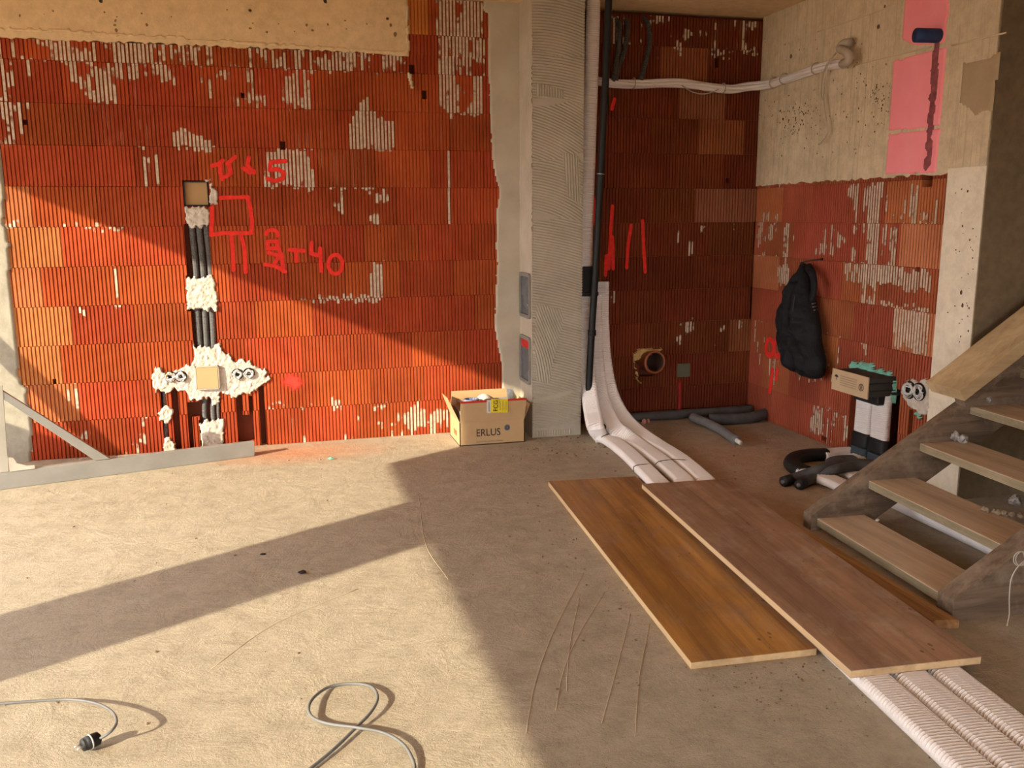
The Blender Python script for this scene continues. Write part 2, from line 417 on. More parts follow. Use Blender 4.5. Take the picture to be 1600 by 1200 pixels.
def subtract(rects, cut):
    out = []
    for (a, b, c, d) in rects:
        x0, x1, y0, y1 = cut; ix0, ix1, iy0, iy1 = max(a, x0), min(b, x1), max(c, y0), min(d, y1)
        if ix0 >= ix1 or iy0 >= iy1: out.append((a, b, c, d)); continue
        if a < ix0: out.append((a, ix0, c, d))
        if ix1 < b: out.append((ix1, b, c, d))
        if c < iy0: out.append((ix0, ix1, c, iy0))
        if iy1 < d: out.append((ix0, ix1, iy1, d))
    return [r for r in out if r[1]-r[0] > .004 and r[3]-r[2] > .006]
cache = {}
RIBS = {}      # (wall) -> list of (rib u0, u1, z0, z1)
def lay(wall, key, rows, U0, U1, cuts, frame, rz, base, ztop, tints={}, pitch=.379, smoothp=0., zmin=0):
    ribs = RIBS.setdefault(key, [])
    for k, off in rows.items():
        z0, z1 = .25*k+.001, min(.25*(k+1)-.001, ztop)
        if z0 < zmin: z0 = zmin
        if z1-z0 < .02: continue
        n0 = int(math.floor((U0-off)/pitch)); u = off+n0*pitch
        while u < U1:
            a, b = max(u, U0), min(u+pitch, U1); gap = .0015
            lo = 0. if a == u else a-u
            if b-a > .02:
                rects = [(a-u+gap, b-u-gap, 0., z1-z0)]
                for (cu0, cu1, cz0, cz1) in cuts: rects = subtract(rects, (cu0-u, cu1-u, cz0-z0, cz1-z0))
                if rects:
                    plain = random.random() < smoothp
                    kk = (tuple(tuple(round(q, 4) for q in r) for r in rects), plain)
                    if kk not in cache:
                        v, f = join(*[ribrect(r[0], r[1], r[2], r[3], smooth_=plain) for r in rects])
                        me = bpy.data.meshes.new('brick'); me.from_pydata(v, [], f); me.materials.append(MB); me.update(); cache[kk] = me
                    o = bpy.data.objects.new('brick', cache[kk]); COL.objects.link(o)
                    p = frame(u, z0, random.uniform(-.0015, .0015)); o.location = p; o.rotation_euler = (0, 0, rz)
                    c = np.array(base)*random.uniform(.84, 1.12); c[1] *= random.uniform(.85, 1.2)
                    for (tk, tu, tc) in tints:
                        if tk == k and a-.02 <= tu <= b+.02: c = np.array(tc)
                    o.color = (*[float(q) for q in c], 1); o.parent = wall
                    if not plain:
                        for r in rects:
                            j = 0
                            while j*PIT_R < r[1]:
                                ra, rb = max(j*PIT_R+.001, r[0]), min(j*PIT_R+.001+RT, r[1])
                                if rb-ra > .006: ribs.append((u+ra, u+rb, z0+r[2], z0+r[3]))
                                j += 1
            u += pitch
def rpx(x0, y0, x1, y1, w=WA):
    ym = (y0+y1)/2; xm = (x0+x1)/2; a, b = w(x0, ym), w(x1, ym); a[2], b[2] = w(xm, y1)[2], w(xm, y0)[2]
    if w is WA: return (a[0], b[0], a[2], b[2])
    return (D-a[1], D-b[1], a[2], b[2])

cutsA = [rpx(286, 282, 327, 323), rpx(290, 350, 329, 436), rpx(292, 430, 335, 486), rpx(301, 484, 338, 548),
         rpx(253, 606, 262, 692), rpx(270, 606, 281, 705), rpx(293, 628, 311, 652), rpx(295, 650, 302, 705),
         rpx(312, 622, 345, 662), rpx(312, 655, 350, 706), rpx(370, 612, 380, 698), rpx(380, 648, 392, 698), rpx(390, 618, 396, 690), rpx(406, 603, 415, 705),
         rpx(35, 187, 43, 195), rpx(376, 145, 382, 153), rpx(438, 221, 446, 234), rpx(639, 101, 648, 116), rpx(659, 141, 667, 155), rpx(82, 592, 88, 599),
         rpx(1117, 90, 1124, 106), rpx(1134, 278, 1140, 286), rpx(1000, 556, 1024, 588)]
PLA = [(756, -20), (753, 15), (760, 22), (761, 60), (762, 120), (765, 190), (767, 238), (771, 270), (778, 293), (779, 303), (776, 320), (774, 352), (774, 400), (776, 410), (773, 460), (772, 515), (776, 540), (782, 566), (783, 610), (788, 650), (788, 690), (822, 690), (818, -20)]
OR, OR2 = (.48, .165, .05), (.46, .145, .05)
BA = (.40, .066, .019)
rowsA = {0: -1.359, 1: -1.251, 2: -1.334, 3: -1.252, 4: -1.402, 5: -1.266, 6: -1.414, 7: -1.173, 8: -1.412, 9: -1.173, 10: -1.366}
tA = [(2, -1.5, OR), (3, -1.5, OR), (4, -1.5, OR2), (5, -1.5, OR), (1, -1.4, OR2), (6, -1.5, OR2)]
lay(wall_back, 'A', rowsA, -1.70, 1.74, cutsA, fA, 0, BA, 2.62, tA)
# bricks above, right of the concrete beam
lay(wall_back, 'A', {10: 1.171-.379, 11: 1.110-.379}, .955, 1.74, cutsA, fA, 0, BA, ZC-.005, [(11, 1.0, (.58, .19, .04))], zmin=2.62)
B_SHADE = (.17, .038, .012)  # darker clay: the alcove's shade is put into the brick colour
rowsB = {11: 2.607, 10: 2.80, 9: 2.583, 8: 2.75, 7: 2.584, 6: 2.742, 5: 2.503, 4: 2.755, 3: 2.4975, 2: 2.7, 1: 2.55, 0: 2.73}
lay(wall_back, 'A', rowsB, 2.05, XC, cutsA, fA, 0, B_SHADE, ZC-.03, [(10, 3.0, (.28, .085, .03)), (9, 3.1, (.29, .10, .045)), (8, 3.3, (.27, .085, .03)), (6, 3.5, (.28, .10, .05)), (2, 3.5, (.28, .09, .035))], pitch=.3695)
rowsC = {7: 0., 6: .370, 5: .146, 4: .367, 3: .142, 2: .37, 1: .2, 0: .35}
cutsC = [rpx(1440, 272, 1457, 292, WC), rpx(1431, 417, 1437, 424, WC), rpx(1326, 602, 1345, 720, WC), rpx(1345, 600, 1402, 760, WC), rpx(1420, 640, 1426, 680, WC), rpx(1283, 682, 1292, 689, WC), rpx(1282, 403, 1286, 407, WC)]
lay(wall_right, 'C', rowsC, 0.0, D-4.205, cutsC, fC, -math.pi/2, (.38, .092, .042), 1.775,
    [(4, .2, (.50, .17, .07)), (6, .1, (.50, .16, .06)), (3, 1.9, (.55, .2, .09)), (6, 1.9, (.5, .16, .06)), (5, 1.8, (.55, .20, .09)), (2, .9, (.48, .15, .05))])

# ------------------------------------------------------------------ concrete parts of the walls
def slabface(name, U0, U1, Z0, Z1, frame, mat, parent, d=.012, back=.075, cell=.05, edge=None, amp=.002):
    nu = max(2, int((U1-U0)/cell)); nz = max(2, int((Z1-Z0)/cell))
    us = np.linspace(U0, U1, nu+1); zs = np.linspace(Z0, Z1, nz+1)
    V, Fc = [], []
    for j, z in enumerate(zs):
        for i, u in enumerate(us):
            uu, zz = u, z
            if edge and 'b' in edge and j == 0: zz += random.uniform(-.010, .008)
            if edge and 'r' in edge and i == nu: uu += random.uniform(-.006, .008)
            if edge and 'l' in edge and i == 0: uu += random.uniform(-.006, .006)
            dd = d + amp*(vnoise(u, z, 3, 5)-.5)*2
            V.append(frame(uu, zz, float(dd)))
    w = nu+1; Fc = [(j*w+i, j*w+i+1, (j+1)*w+i+1, (j+1)*w+i) for j in range(nz) for i in range(nu)]
    # rim back into the wall
    rim = [i for i in range(w)]+[j*w+nu for j in range(1, nz+1)]+[nz*w+i for i in range(nu-1, -1, -1)]+[j*w for j in range(nz-1, 0, -1)]
    base = len(V)
    inv = (lambda p: (p[0], p[2])) if frame is fA else (lambda p: (D-p[1], p[2]))
    for r in rim:
        uu, zz = inv(V[r]); V.append(frame(uu, zz, -back))
    n = len(rim); Fc += [(rim[i], base+i, base+(i+1) % n, rim[(i+1) % n]) for i in range(n)]
    return ob(name, V, Fc, mat, parent, smooth=False)
slabface('concrete_beam', XL, .950, 2.622, ZC, fA, M_conc, wall_back, edge='b', cell=.025)
M_ecol = m_concrete('grey_column', (.44, .39, .30), (.32, .28, .21))
slabface('concrete_edge', XL, -1.68, 0, 2.622, fA, M_ecol, wall_back, d=.004)
slabface('concrete_beam', 0.0, D-4.205, 1.775, ZC, fC, M_concC, wall_right, edge='b', d=.012, cell=.03)
# ledge line of the beam on the right wall
colm = struct(box('wall_column', (XC-.016, 3.93, 0), (XC+.3, 4.205, 1.80), M_col))
box('concrete_head', (XC-.020, 3.93, 1.80), (XC+.3, 4.205, ZC), M_concC, colm)
struct(box('wall_stairs', (XC+.3, 3.932, 0), (XR+.2, 4.15, ZC), M_concShade))
sret = box('return_face', (XC-.012, 3.922, 0), (XC+.3, 3.932, ZC), M_concShade, colm)

# irregular coats spread on a wall: height-field patches
def patch(name, poly, frame, mat, parent, thick=.008, cell=.007, jag=.006, seed=1, bumpy=.5, sc=40, ribedge=False, zoff=0):
    poly = list(poly); us = [p[0] for p in poly]; zs = [p[1] for p in poly]
    U = np.arange(min(us)-.02, max(us)+.02, cell); Z = np.arange(min(zs)-.03, max(zs)+.03, cell)
    g, h = np.meshgrid(U, Z)
    ju = (vnoise(g, h, 1/(cell*3), seed)-.5)*2*jag; jz = (vnoise(g, h*0.25, 1/(cell*3), seed+3)-.5)*2*jag*1.6
    ins = inpoly(g+ju, h+jz, poly)
    core = ins.copy()
    core[1:-1, 1:-1] &= ins[:-2, 1:-1] & ins[2:, 1:-1] & ins[1:-1, :-2] & ins[1:-1, 2:]
    hh = thick*(1-bumpy+bumpy*2*(.6*vnoise(g, h, sc, seed+9)+.4*vnoise(g, h, sc*2.7, seed+5)))
    hh = np.where(core, hh, -.003)
    idx = -np.ones(g.shape, int); V = []; Fc = []
    for j in range(g.shape[0]-1):
        for i in range(g.shape[1]-1):
            if ins[j, i] and ins[j+1, i] and ins[j, i+1] and ins[j+1, i+1]:
                q = []
                for a, b in ((j, i), (j, i+1), (j+1, i+1), (j+1, i)):
                    if idx[a, b] < 0: idx[a, b] = len(V); V.append(frame(g[a, b], h[a, b], float(hh[a, b])+zoff))
                    q.append(idx[a, b])
                Fc.append(tuple(q))
    return ob(name, V, Fc, mat, parent, smooth=True)

patch('adhesive_strip', pxA(PLA), fA, M_adhS, wall_back, .009, .010, .004, 3, .12, 8)
patch('concrete_rim', pxA([(-40, 215), (3, 232), (6, 262), (9, 296), (9, 352), (13, 360), (18, 385), (18, 440), (25, 485), (29, 545), (33, 598), (45, 607), (49, 640), (52, 668), (52, 735), (-40, 735)]), fA, M_ecol, wall_back, .012, .012, .006, 5, .15, 14)
patch('concrete_lip', pxA([(-30, 52), (100, 54), (200, 60), (300, 66), (450, 76), (560, 83), (640, 90), (640, 60), (640, 40), (632, 40), (631, 78), (560, 74), (450, 67), (300, 57), (100, 44), (-30, 40)]), fA, M_conc, wall_back, .012, .009, .006, 6, .5, 40, zoff=.008)
patch('concrete_lip', pxA([(630, 100), (645, 118), (647, 140), (642, 140), (637, 120), (632, 80), (631, -10), (638, -10), (640, 60)]), fA, M_concC, wall_back, .012, .006, .004, 8, .5, 40, zoff=.002)
# plaster on the chases
gy = [('plaster_patch', [(289, 323), (328, 323), (329, 352), (322, 358), (318, 352), (312, 360), (306, 353), (300, 358), (289, 352)]),
      ('plaster_patch', [(318, 277), (330, 279), (333, 293), (341, 294), (342, 321), (327, 323), (327, 284), (318, 283)]),
      ('plaster_patch', [(291, 436), (300, 431), (312, 438), (322, 429), (333, 432), (338, 450), (343, 464), (340, 486), (330, 484), (322, 489), (314, 482), (305, 485), (290, 487), (294, 476), (289, 462)]),
      ('plaster_patch', [(311, 660), (324, 655), (350, 655), (352, 700), (311, 704), (314, 690)]),
      ('plaster_patch', [(247, 638), (256, 633), (268, 634), (272, 645), (270, 656), (262, 662), (252, 658), (247, 650)]),
      ('plaster_patch', [(256, 684), (266, 681), (276, 692), (274, 708), (254, 708)])]
for i, (n_, q) in enumerate(gy): patch(n_, pxA(q), fA, M_gyps, wall_back, .012, .006, .010, 11+i, .5, 45, zoff=-.002)
cross = [(550, 190), (580, 220), (640, 215), (720, 220), (770, 185), (790, 240), (820, 280), (860, 290), (870, 330), (930, 330), (1000, 330), (1050, 370), (1080, 400), (1110, 390), (1160, 410), (1155, 470), (1195, 480), (1195, 520), (1140, 540), (1090, 560), (1050, 590), (1040, 630), (1010, 600), (960, 610), (920, 650), (880, 650), (850, 610), (790, 630), (770, 600), (765, 700), (700, 700), (690, 650), (630, 660), (540, 690), (500, 650), (480, 590), (420, 600), (390, 580), (340, 600), (320, 630), (300, 590), (250, 600), (210, 550), (185, 470), (220, 440), (215, 380), (250, 400), (280, 380), (300, 430), (400, 420), (470, 400), (480, 360), (530, 370), (540, 300)]
patch('plaster_patch', pxA([(200+x/5.333, 500+y/5.333) for x, y in cross]), fA, M_gyps, wall_back, .012, .005, .012, 31, .5, 45)
patch('plaster_patch', pxC([(1410, 598), (1425, 592), (1440, 596), (1450, 590), (1456, 600), (1458, 622), (1458, 640), (1450, 652), (1440, 650), (1425, 640), (1417, 628), (1409, 612)]), fC, M_gyps, wall_right, .014, .008, .012, 41, .5, 40)
patch('green_foam', pxC([(1330, 573), (1332, 565), (1345, 563), (1362, 569), (1385, 577), (1401, 586), (1402, 600), (1401, 632), (1392, 633), (1386, 620), (1340, 600)]), fC, M_green, wall_right, .03, .009, .016, 43, .6, 45)
patch('green_foam', pxC([(1433, 640), (1442, 645), (1445, 652), (1438, 655), (1432, 650)]), fC, M_green, wall_right, .02, .008, .008, 44, .6, 45, zoff=.008)
# pink insulation panels set in the beam
pk = [[(1417, -20), (1489, -20), (1486, 25), (1481, 68), (1455, 72), (1430, 72), (1412, 64)], [(1398, 94), (1478, 73), (1483, 70), (1474, 198), (1391, 207)], [(1391, 208), (1474, 199), (1466, 272), (1385, 274)]]
for i, q in enumerate(pk): patch('insulation_panel', pxC(q), fC, M_pink, wall_right, .006, .009, .002, 51+i, .1, 10, zoff=.012)
patch('cut_groove', pxC([(1460, 66), (1474, 62), (1472, 120), (1468, 170), (1464, 210), (1459, 262), (1447, 272), (1450, 210), (1454, 150), (1457, 100)]), fC, M_pinkD, wall_right, .004, .010, .014, 61, .8, 30, zoff=.017)
# raised repair panel on the right wall
patch('repair_mortar', pxC([(1507, 92), (1570, 80), (1562, 150), (1557, 178), (1525, 182), (1520, 175), (1502, 164), (1506, 130)]), fC, simple('repair_render', (.46, .34, .20), (.36, .26, .15), 4, .9, .3), colm, .004, .015, .01, 63, .4, 14, zoff=.020)

M_pit = simple('tie_hole', (.05, .035, .025), rough=.95)
def pits(name, frame, pts, d, mat, parent):  # flat dark discs: the shade inside the holes is in their colour
    V, Fc = [], []
    for u, z, r in pts:
        n0 = len(V); k = random.uniform(.6, 1.5); ph = random.random()*3
        for q in range(9):
            t = 2*math.pi*q/9; rr_ = r*random.uniform(.75, 1.2); V.append(frame(u+rr_*math.cos(t), z+rr_*k*math.sin(t+ph*0), d))
        Fc.append(tuple(range(n0, n0+9)))
    return stuff(ob(name, V, Fc, mat, parent))
pa = [(158, 2, .012), (391, 17, .012), (605, 30, .011), (508, 3, .013), (222, 22, .006), (230, 40, .008), (268, 27, .004), (355, 16, .005), (391, 45, .010), (395, 37, .006), (417, 51, .008), (479, 40, .008), (488, 48, .009), (512, 39, .007), (539, 33, .007), (541, 46, .005), (610, 40, .009), (617, 54, .012), (84, 18, .005), (164, 20, .006), (460, 50, .004), (435, 38, .004), (573, 38, .004), (70, 23, .004), (32, 25, .006), (183, 55, .010), (182, 48, .010), (180, 40, .009), (181, 33, .007), (183, 27, .005)]
pits('surface_pits', fA, [(*pxA([(x, y)])[0], r) for x, y, r in pa], .0155, simple('pit_shade', (.26, .17, .08), rough=.95), wall_back)
pits('tie_holes', fA, [(*pxA([(x, y)])[0], r*.75) for x, y, r in pa[:4]], .0162, M_pit, wall_back)
pc_ = [(1239, 88, .014), (1376, 42, .016), (1386, 10, .010), (1252, 78, .006)]+[(random.uniform(1195, 1380), random.uniform(60, 250), random.uniform(.002, .006)) for _ in range(90)]+[(random.gauss(1245, 22), random.gauss(185, 20), random.uniform(.002, .007)) for _ in range(120)]+[(random.gauss(1375, 10), random.gauss(150, 18), random.uniform(.002, .007)) for _ in range(50)]
pits('surface_pits', fC, [(*pxC([(x, y)])[0], r) for x, y, r in pc_ if y < 262], .0155, simple('pit_shadow', (.16, .11, .06), rough=.95), wall_right)
pl_ = [(random.uniform(1497, 1550), random.uniform(290, 560), random.uniform(.002, .006)) for _ in range(45)]+[(1506, 457, .010), (1508, 477, .010), (1496, 478, .006), (1517, 517, .006), (1485, 488, .006)]
pits('surface_pits', fC, [(*pxC([(x, y)])[0], r) for x, y, r in pl_ if x < 1520+(560-y)*.092-6], .0168, simple('pit_dark', (.12, .075, .04), rough=.95), colm)
def seam(x0, y0, x1, y1, parent, mat, r=.004, d=.013):
    return tube('formwork_seam', [WC(x0, y0, d), WC((x0+x1)/2, (y0+y1)/2, d), WC(x1, y1, d)], r, mat, parent, step=.1, seg=5)
M_seam = simple('seam_ridge', (.66, .54, .36), (.58, .46, .30), 8, .9)
for q in ((1277, 50, 1405, 6), (1335, 102, 1455, 73), (1360, 22, 1357, 95), (1327, 105, 1327, 135)): seam(*q, wall_right, M_seam)
seam(1487, 71, 1572, 51, colm, M_seam, .005, .021)

# ------------------------------------------------------------------ mortar smears caught on the ribs, spray paint
def strips(name, key, frame, regions, parent, mat, out=.0011):
    V, Fc, A = [], [], []; dz = .009
    regs = [(poly, dens, run, min(p[0] for p in poly), max(p[0] for p in poly), min(p[1] for p in poly), max(p[1] for p in poly)) for poly, dens, run in regions]
    for (a, b, z0, z1) in RIBS[key]:
        c = (a+b)/2; zz = np.arange(z0, z1+dz*.5, dz)
        if len(zz) < 2: continue
        zz[-1] = z1; al = np.zeros(len(zz))
        for poly, dens, run, p0, p1, q0, q1 in regs:
            if c < p0 or c > p1 or z1 < q0-.02 or z0 > q1+.02: continue
            ins = inpoly(np.full(zz.shape, c)+random.uniform(-.012, .012), zz+random.uniform(-.02, .02), poly).astype(float)
            if not ins.any(): continue
            ins = np.convolve(np.r_[ins[0], ins, ins[-1]], [.3, .4, .3], 'valid')
            n = .45*vnoise(np.full(zz.shape, c*1.0), zz, 13, 77)+.40*vnoise(np.full(zz.shape, c*60), zz, run, 13)+.15*vnoise(np.full(zz.shape, c*50), zz*45, 1, 21)
            al = np.maximum(al, ins*np.clip((.24+.46*dens-n)*3.2+.42, 0, 1))
        if al.max() < .12: continue
        f0, f1 = random.uniform(-.1, .12)*(b-a), random.uniform(-.1, .12)*(b-a); base = -1
        for k in range(len(zz)-1):
            if al[k] < .08 and al[k+1] < .08: continue
            n0 = len(V)
            for zq, aq in ((zz[k], al[k]), (zz[k+1], al[k+1])):
                V.append(frame(a+f0, zq, out)); V.append(frame(b-f1, zq, out)); A += [float(aq), float(aq)]
            Fc.append((n0, n0+1, n0+3, n0+2))
    o = stuff(ob(name, V, Fc, mat, parent)); at = o.data.attributes.new('a', 'FLOAT', 'POINT'); at.data.foreach_set('value', A); return o
RA = [([(545, 236), (540, 195), (558, 180), (558, 160), (575, 150), (585, 178), (616, 190), (616, 236)], 1, 5),
      ([(411, 236), (486, 237), (492, 296), (450, 292), (411, 289)], 1, 5), ([(498, 237), (587, 239), (588, 296), (512, 291)], .85, 5),
      ([(155, 228), (162, 207), (200, 210), (225, 192), (233, 230), (208, 229)], 1, 5), ([(265, 203), (285, 203), (330, 220), (336, 234), (275, 230)], 1, 5),
      ([(112, 92), (130, 92), (152, 164), (186, 165), (186, 222), (176, 222), (150, 164), (118, 130)], .8, 4),
      ([(150, 105), (178, 100), (180, 166), (152, 164)], .75, 4),
      ([(438, 112), (478, 112), (490, 178), (448, 172), (440, 140)], .8, 5), ([(462, 213), (500, 200), (522, 236), (470, 234)], .9, 5),
      ([(678, -5), (758, -5), (760, 60), (758, 180), (725, 180), (690, 178), (684, 60)], .62, 6), ([(688, 0), (712, 0), (708, 182), (688, 180)], .85, 5), ([(722, 0), (756, 0), (756, 60), (722, 60)], .9, 5),
      ([(694, 180), (704, 180), (704, 380), (699, 385), (697, 260)], .8, 4),
      ([(174, 420), (186, 420), (188, 480), (178, 480)], .9, 6), ([(582, 410), (600, 410), (598, 467), (578, 466)], .8, 6),
      ([(218, 245), (250, 238), (250, 292), (226, 292)], .7, 6), ([(512, 295), (540, 297), (540, 338), (522, 322)], .6, 8), ([(580, 300), (610, 297), (600, 352), (578, 352)], .5, 8),
      ([(470, 464), (590, 463), (590, 472), (470, 472)], .8, 8), ([(118, 484), (136, 484), (134, 494), (120, 494)], 1, 8), ([(100, 605), (125, 602), (123, 625), (105, 625)], .7, 8),
      ([(60, 90), (-10, 90), (-10, 160), (40, 150)], .5, 5), ([(-10, 158), (50, 158), (30, 230), (-10, 232)], .35, 5), ([(100, 92), (300, 100), (300, 130), (100, 125)], .45, 5), ([(300, 100), (420, 110), (400, 170), (340, 172)], .28, 5),
      ([(380, 112), (470, 112), (440, 172), (380, 170)], .35, 5), ([(-30, 57), (300, 68), (630, 86), (640, 118), (300, 103), (-30, 93)], .50, 7), ([(160, 70), (300, 74), (300, 100), (160, 96)], .65, 6), ([(480, 90), (545, 92), (545, 113), (480, 111)], .7, 6),
      ([(420, 640), (705, 625), (705, 700), (420, 712)], .10, 9), ([(600, 640), (705, 640), (705, 680), (600, 690)], .25, 8), ([(95, 560), (125, 600), (130, 640), (95, 640)], .3, 8),
      ([(0, 660), (230, 640), (230, 720), (0, 720)], .1, 8), ([(417, 628), (560, 622), (560, 640), (417, 645)], .35, 9),
      ([(-10, 345), (110, 350), (230, 356), (230, 360), (-10, 359)], .6, 9), ([(900, 20), (1190, 30), (1190, 84), (950, 80)], .22, 6), ([(960, 82), (1180, 85), (1180, 90), (960, 89)], .3, 6),
      ([(1040, 350), (1105, 350), (1100, 400), (1060, 400)], .15, 7), ([(1070, 478), (1100, 480), (1080, 530), (1060, 530)], .15, 7), ([(1020, 515), (1080, 520), (1060, 545), (1020, 540)], .15, 7), ([(1090, 520), (1160, 500), (1160, 520), (1100, 545)], .12, 7),
      ([(1020, 293), (1090, 296), (1085, 310), (1025, 305)], .2, 7), ([(940, 450), (965, 450), (960, 500), (942, 480)], .25, 7), ([(1130, 345), (1170, 345), (1165, 360), (1130, 358)], .2, 7)]
strips('mortar_smear', 'A', fA, [(pxA(p), d, r) for p, d, r in RA], wall_back, M_smear)
RC = [([(1358, 288), (1382, 286), (1374, 350), (1372, 420), (1352, 420), (1353, 350)], .9, 4), ([(1410, 350), (1452, 350), (1448, 408), (1405, 408)], .7, 5), ([(1422, 286), (1436, 285), (1432, 350), (1420, 350)], .8, 4), ([(1460, 275), (1475, 274), (1468, 350), (1456, 350)], .6, 4),
      ([(1320, 412), (1372, 414), (1455, 425), (1455, 455), (1380, 445), (1322, 440)], .85, 8), ([(1346, 420), (1372, 420), (1366, 475), (1345, 475)], .9, 5), ([(1347, 475), (1366, 475), (1358, 560), (1345, 560)], .7, 4),
      ([(1396, 482), (1456, 488), (1446, 555), (1394, 543)], .92, 7), ([(1375, 472), (1455, 482), (1455, 487), (1375, 478)], 1, 8), ([(1213, 415), (1235, 415), (1232, 450), (1215, 440)], .8, 8), ([(1225, 350), (1232, 350), (1230, 420), (1224, 420)], .8, 4),
      ([(1183, 292), (1490, 276), (1486, 350), (1180, 350)], .20, 3), ([(1183, 350), (1488, 352), (1480, 420), (1180, 400)], .14, 4), ([(1285, 352), (1330, 352), (1325, 405), (1285, 404)], .4, 5), ([(1184, 360), (1190, 360), (1188, 390), (1183, 390)], 1, 5),
      ([(1270, 630), (1330, 650), (1325, 700), (1265, 680)], .25, 8), ([(1180, 500), (1480, 560), (1470, 600), (1180, 600)], .08, 5), ([(1405, 580), (1450, 585), (1450, 600), (1405, 600)], .5, 6)]
strips('mortar_smear', 'C', fC, [(pxC(p), d, r) for p, d, r in RC], wall_right, M_smear)
# thin drips in front of the right beam
def spray(name, frame, key, strokes, parent, mat=None, out=.0020, cell=.006):
    """strokes: (points in wall coordinates, half-width)"""
    V, Fc, A = [], [], []
    S_ = [([np.array(p) for p in pts], hw) for pts, hw in strokes]; mx = max(h for _, h in S_)*1.6; al_ = np.vstack([p for p, _ in S_])
    U = np.arange(al_[:, 0].min()-mx, al_[:, 0].max()+mx, cell); Z = np.arange(al_[:, 1].min()-mx, al_[:, 1].max()+mx, cell); g, h = np.meshgrid(U, Z); al = np.zeros(g.shape)
    for pts, hw in S_:
        dist = np.full(g.shape, 9.)
        for a, b in zip(pts[:-1], pts[1:]):
            d = b-a; L = max(d@d, 1e-9); t = np.clip(((g-a[0])*d[0]+(h-a[1])*d[1])/L, 0, 1); dist = np.minimum(dist, np.hypot(g-a[0]-t*d[0], h-a[1]-t*d[1]))
        al = np.maximum(al, np.clip(1.25-dist/hw*.9, 0, 1) if hw < .05 else np.clip(.62-.5*dist/hw, 0, 1))
    idx = -np.ones(g.shape, int)
    for j in range(g.shape[0]-1):
        for i in range(g.shape[1]-1):
            if max(al[j, i], al[j+1, i], al[j, i+1], al[j+1, i+1]) > .03:
                q = []
                for a, b in ((j, i), (j, i+1), (j+1, i+1), (j+1, i)):
                    if idx[a, b] < 0: idx[a, b] = len(V); V.append(frame(g[a, b], h[a, b], out)); A.append(float(al[a, b]))
                    q.append(idx[a, b])
                Fc.append(tuple(q))
    o = ob(name, V, Fc, mat or M_red, parent); at = o.data.attributes.new('a', 'FLOAT', 'POINT'); at.data.foreach_set('value', A); return o
def arc(cx, cy, rx, ry, a0, a1, n=14): return [(cx+rx*math.cos(math.radians(a0+(a1-a0)*i/n)), cy+ry*math.sin(math.radians(a0+(a1-a0)*i/n))) for i in range(n+1)]
wA, wC = .0145, .017
grp = {'top': [[(331, 259), (340, 257), (348, 251)], [(344, 257), (344, 268), (347, 280)], [(355, 256), (368, 245)], [(357, 255), (359, 264), (361, 271), (353, 276)], [(380, 263), (390, 270), (397, 267)], [(389, 246), (387, 258), (397, 270)],
               [(446, 252), (423, 253), (421, 266), (434, 264), (444, 270), (442, 279), (430, 283), (418, 279)]],
       'rect': [[(345, 309), (387, 308), (391, 325), (394, 345), (393, 363)], [(331, 325), (331, 345), (330, 367)], [(330, 367), (350, 364), (394, 364)], [(361, 364), (364, 395), (365, 422)], [(376, 364), (382, 390), (384, 425)]],
       'num': [arc(425, 366, 9, 7, 180, 380), [(418, 378), (418, 388), (432, 388), (434, 377), (420, 377)], [(434, 385), (440, 400), (443, 424)], [(414, 413), (428, 415), (446, 424)], [(420, 395), (436, 400), (428, 414)],
               [(452, 390), (475, 392)], [(462, 390), (463, 408)], [(487, 379), (486, 396), (500, 400)], [(500, 388), (502, 424)], arc(524, 413, 11, 15, 0, 360, 20)]}
for k_, ss in grp.items(): spray('spray_mark', fA, 'A', [(pxA(s), wA) for s in ss], wall_back)
spray('spray_mark', fA, 'A', [(pxA([(450, 595), (462, 598)]), .085)], wall_back, m_alpha('faint_red_spray', (.75, .05, .03), 30))
M_redD = M_red
spray('spray_mark', fA, 'A', [(pxA(s), .014) for s in ([(957, 322), (954, 360), (951, 420)], [(957, 370), (958, 420)], [(986, 352), (981, 385), (979, 418)], [(1004, 345), (1006, 395), (1008, 425)], [(947, 400), (946, 430)], [(929, 250), (927, 272)], [(928, 308), (927, 350)], [(960, 155), (956, 170)])], wall_back)
spray('spray_mark', fC, 'C', [(pxC(s), .022) for s in (arc(1203, 543, 6, 13, 0, 360, 16), arc(1215, 545, 6, 12, 0, 360, 16), [(1207, 578), (1205, 600), (1203, 612)], [(1215, 578), (1213, 592)])], wall_right)

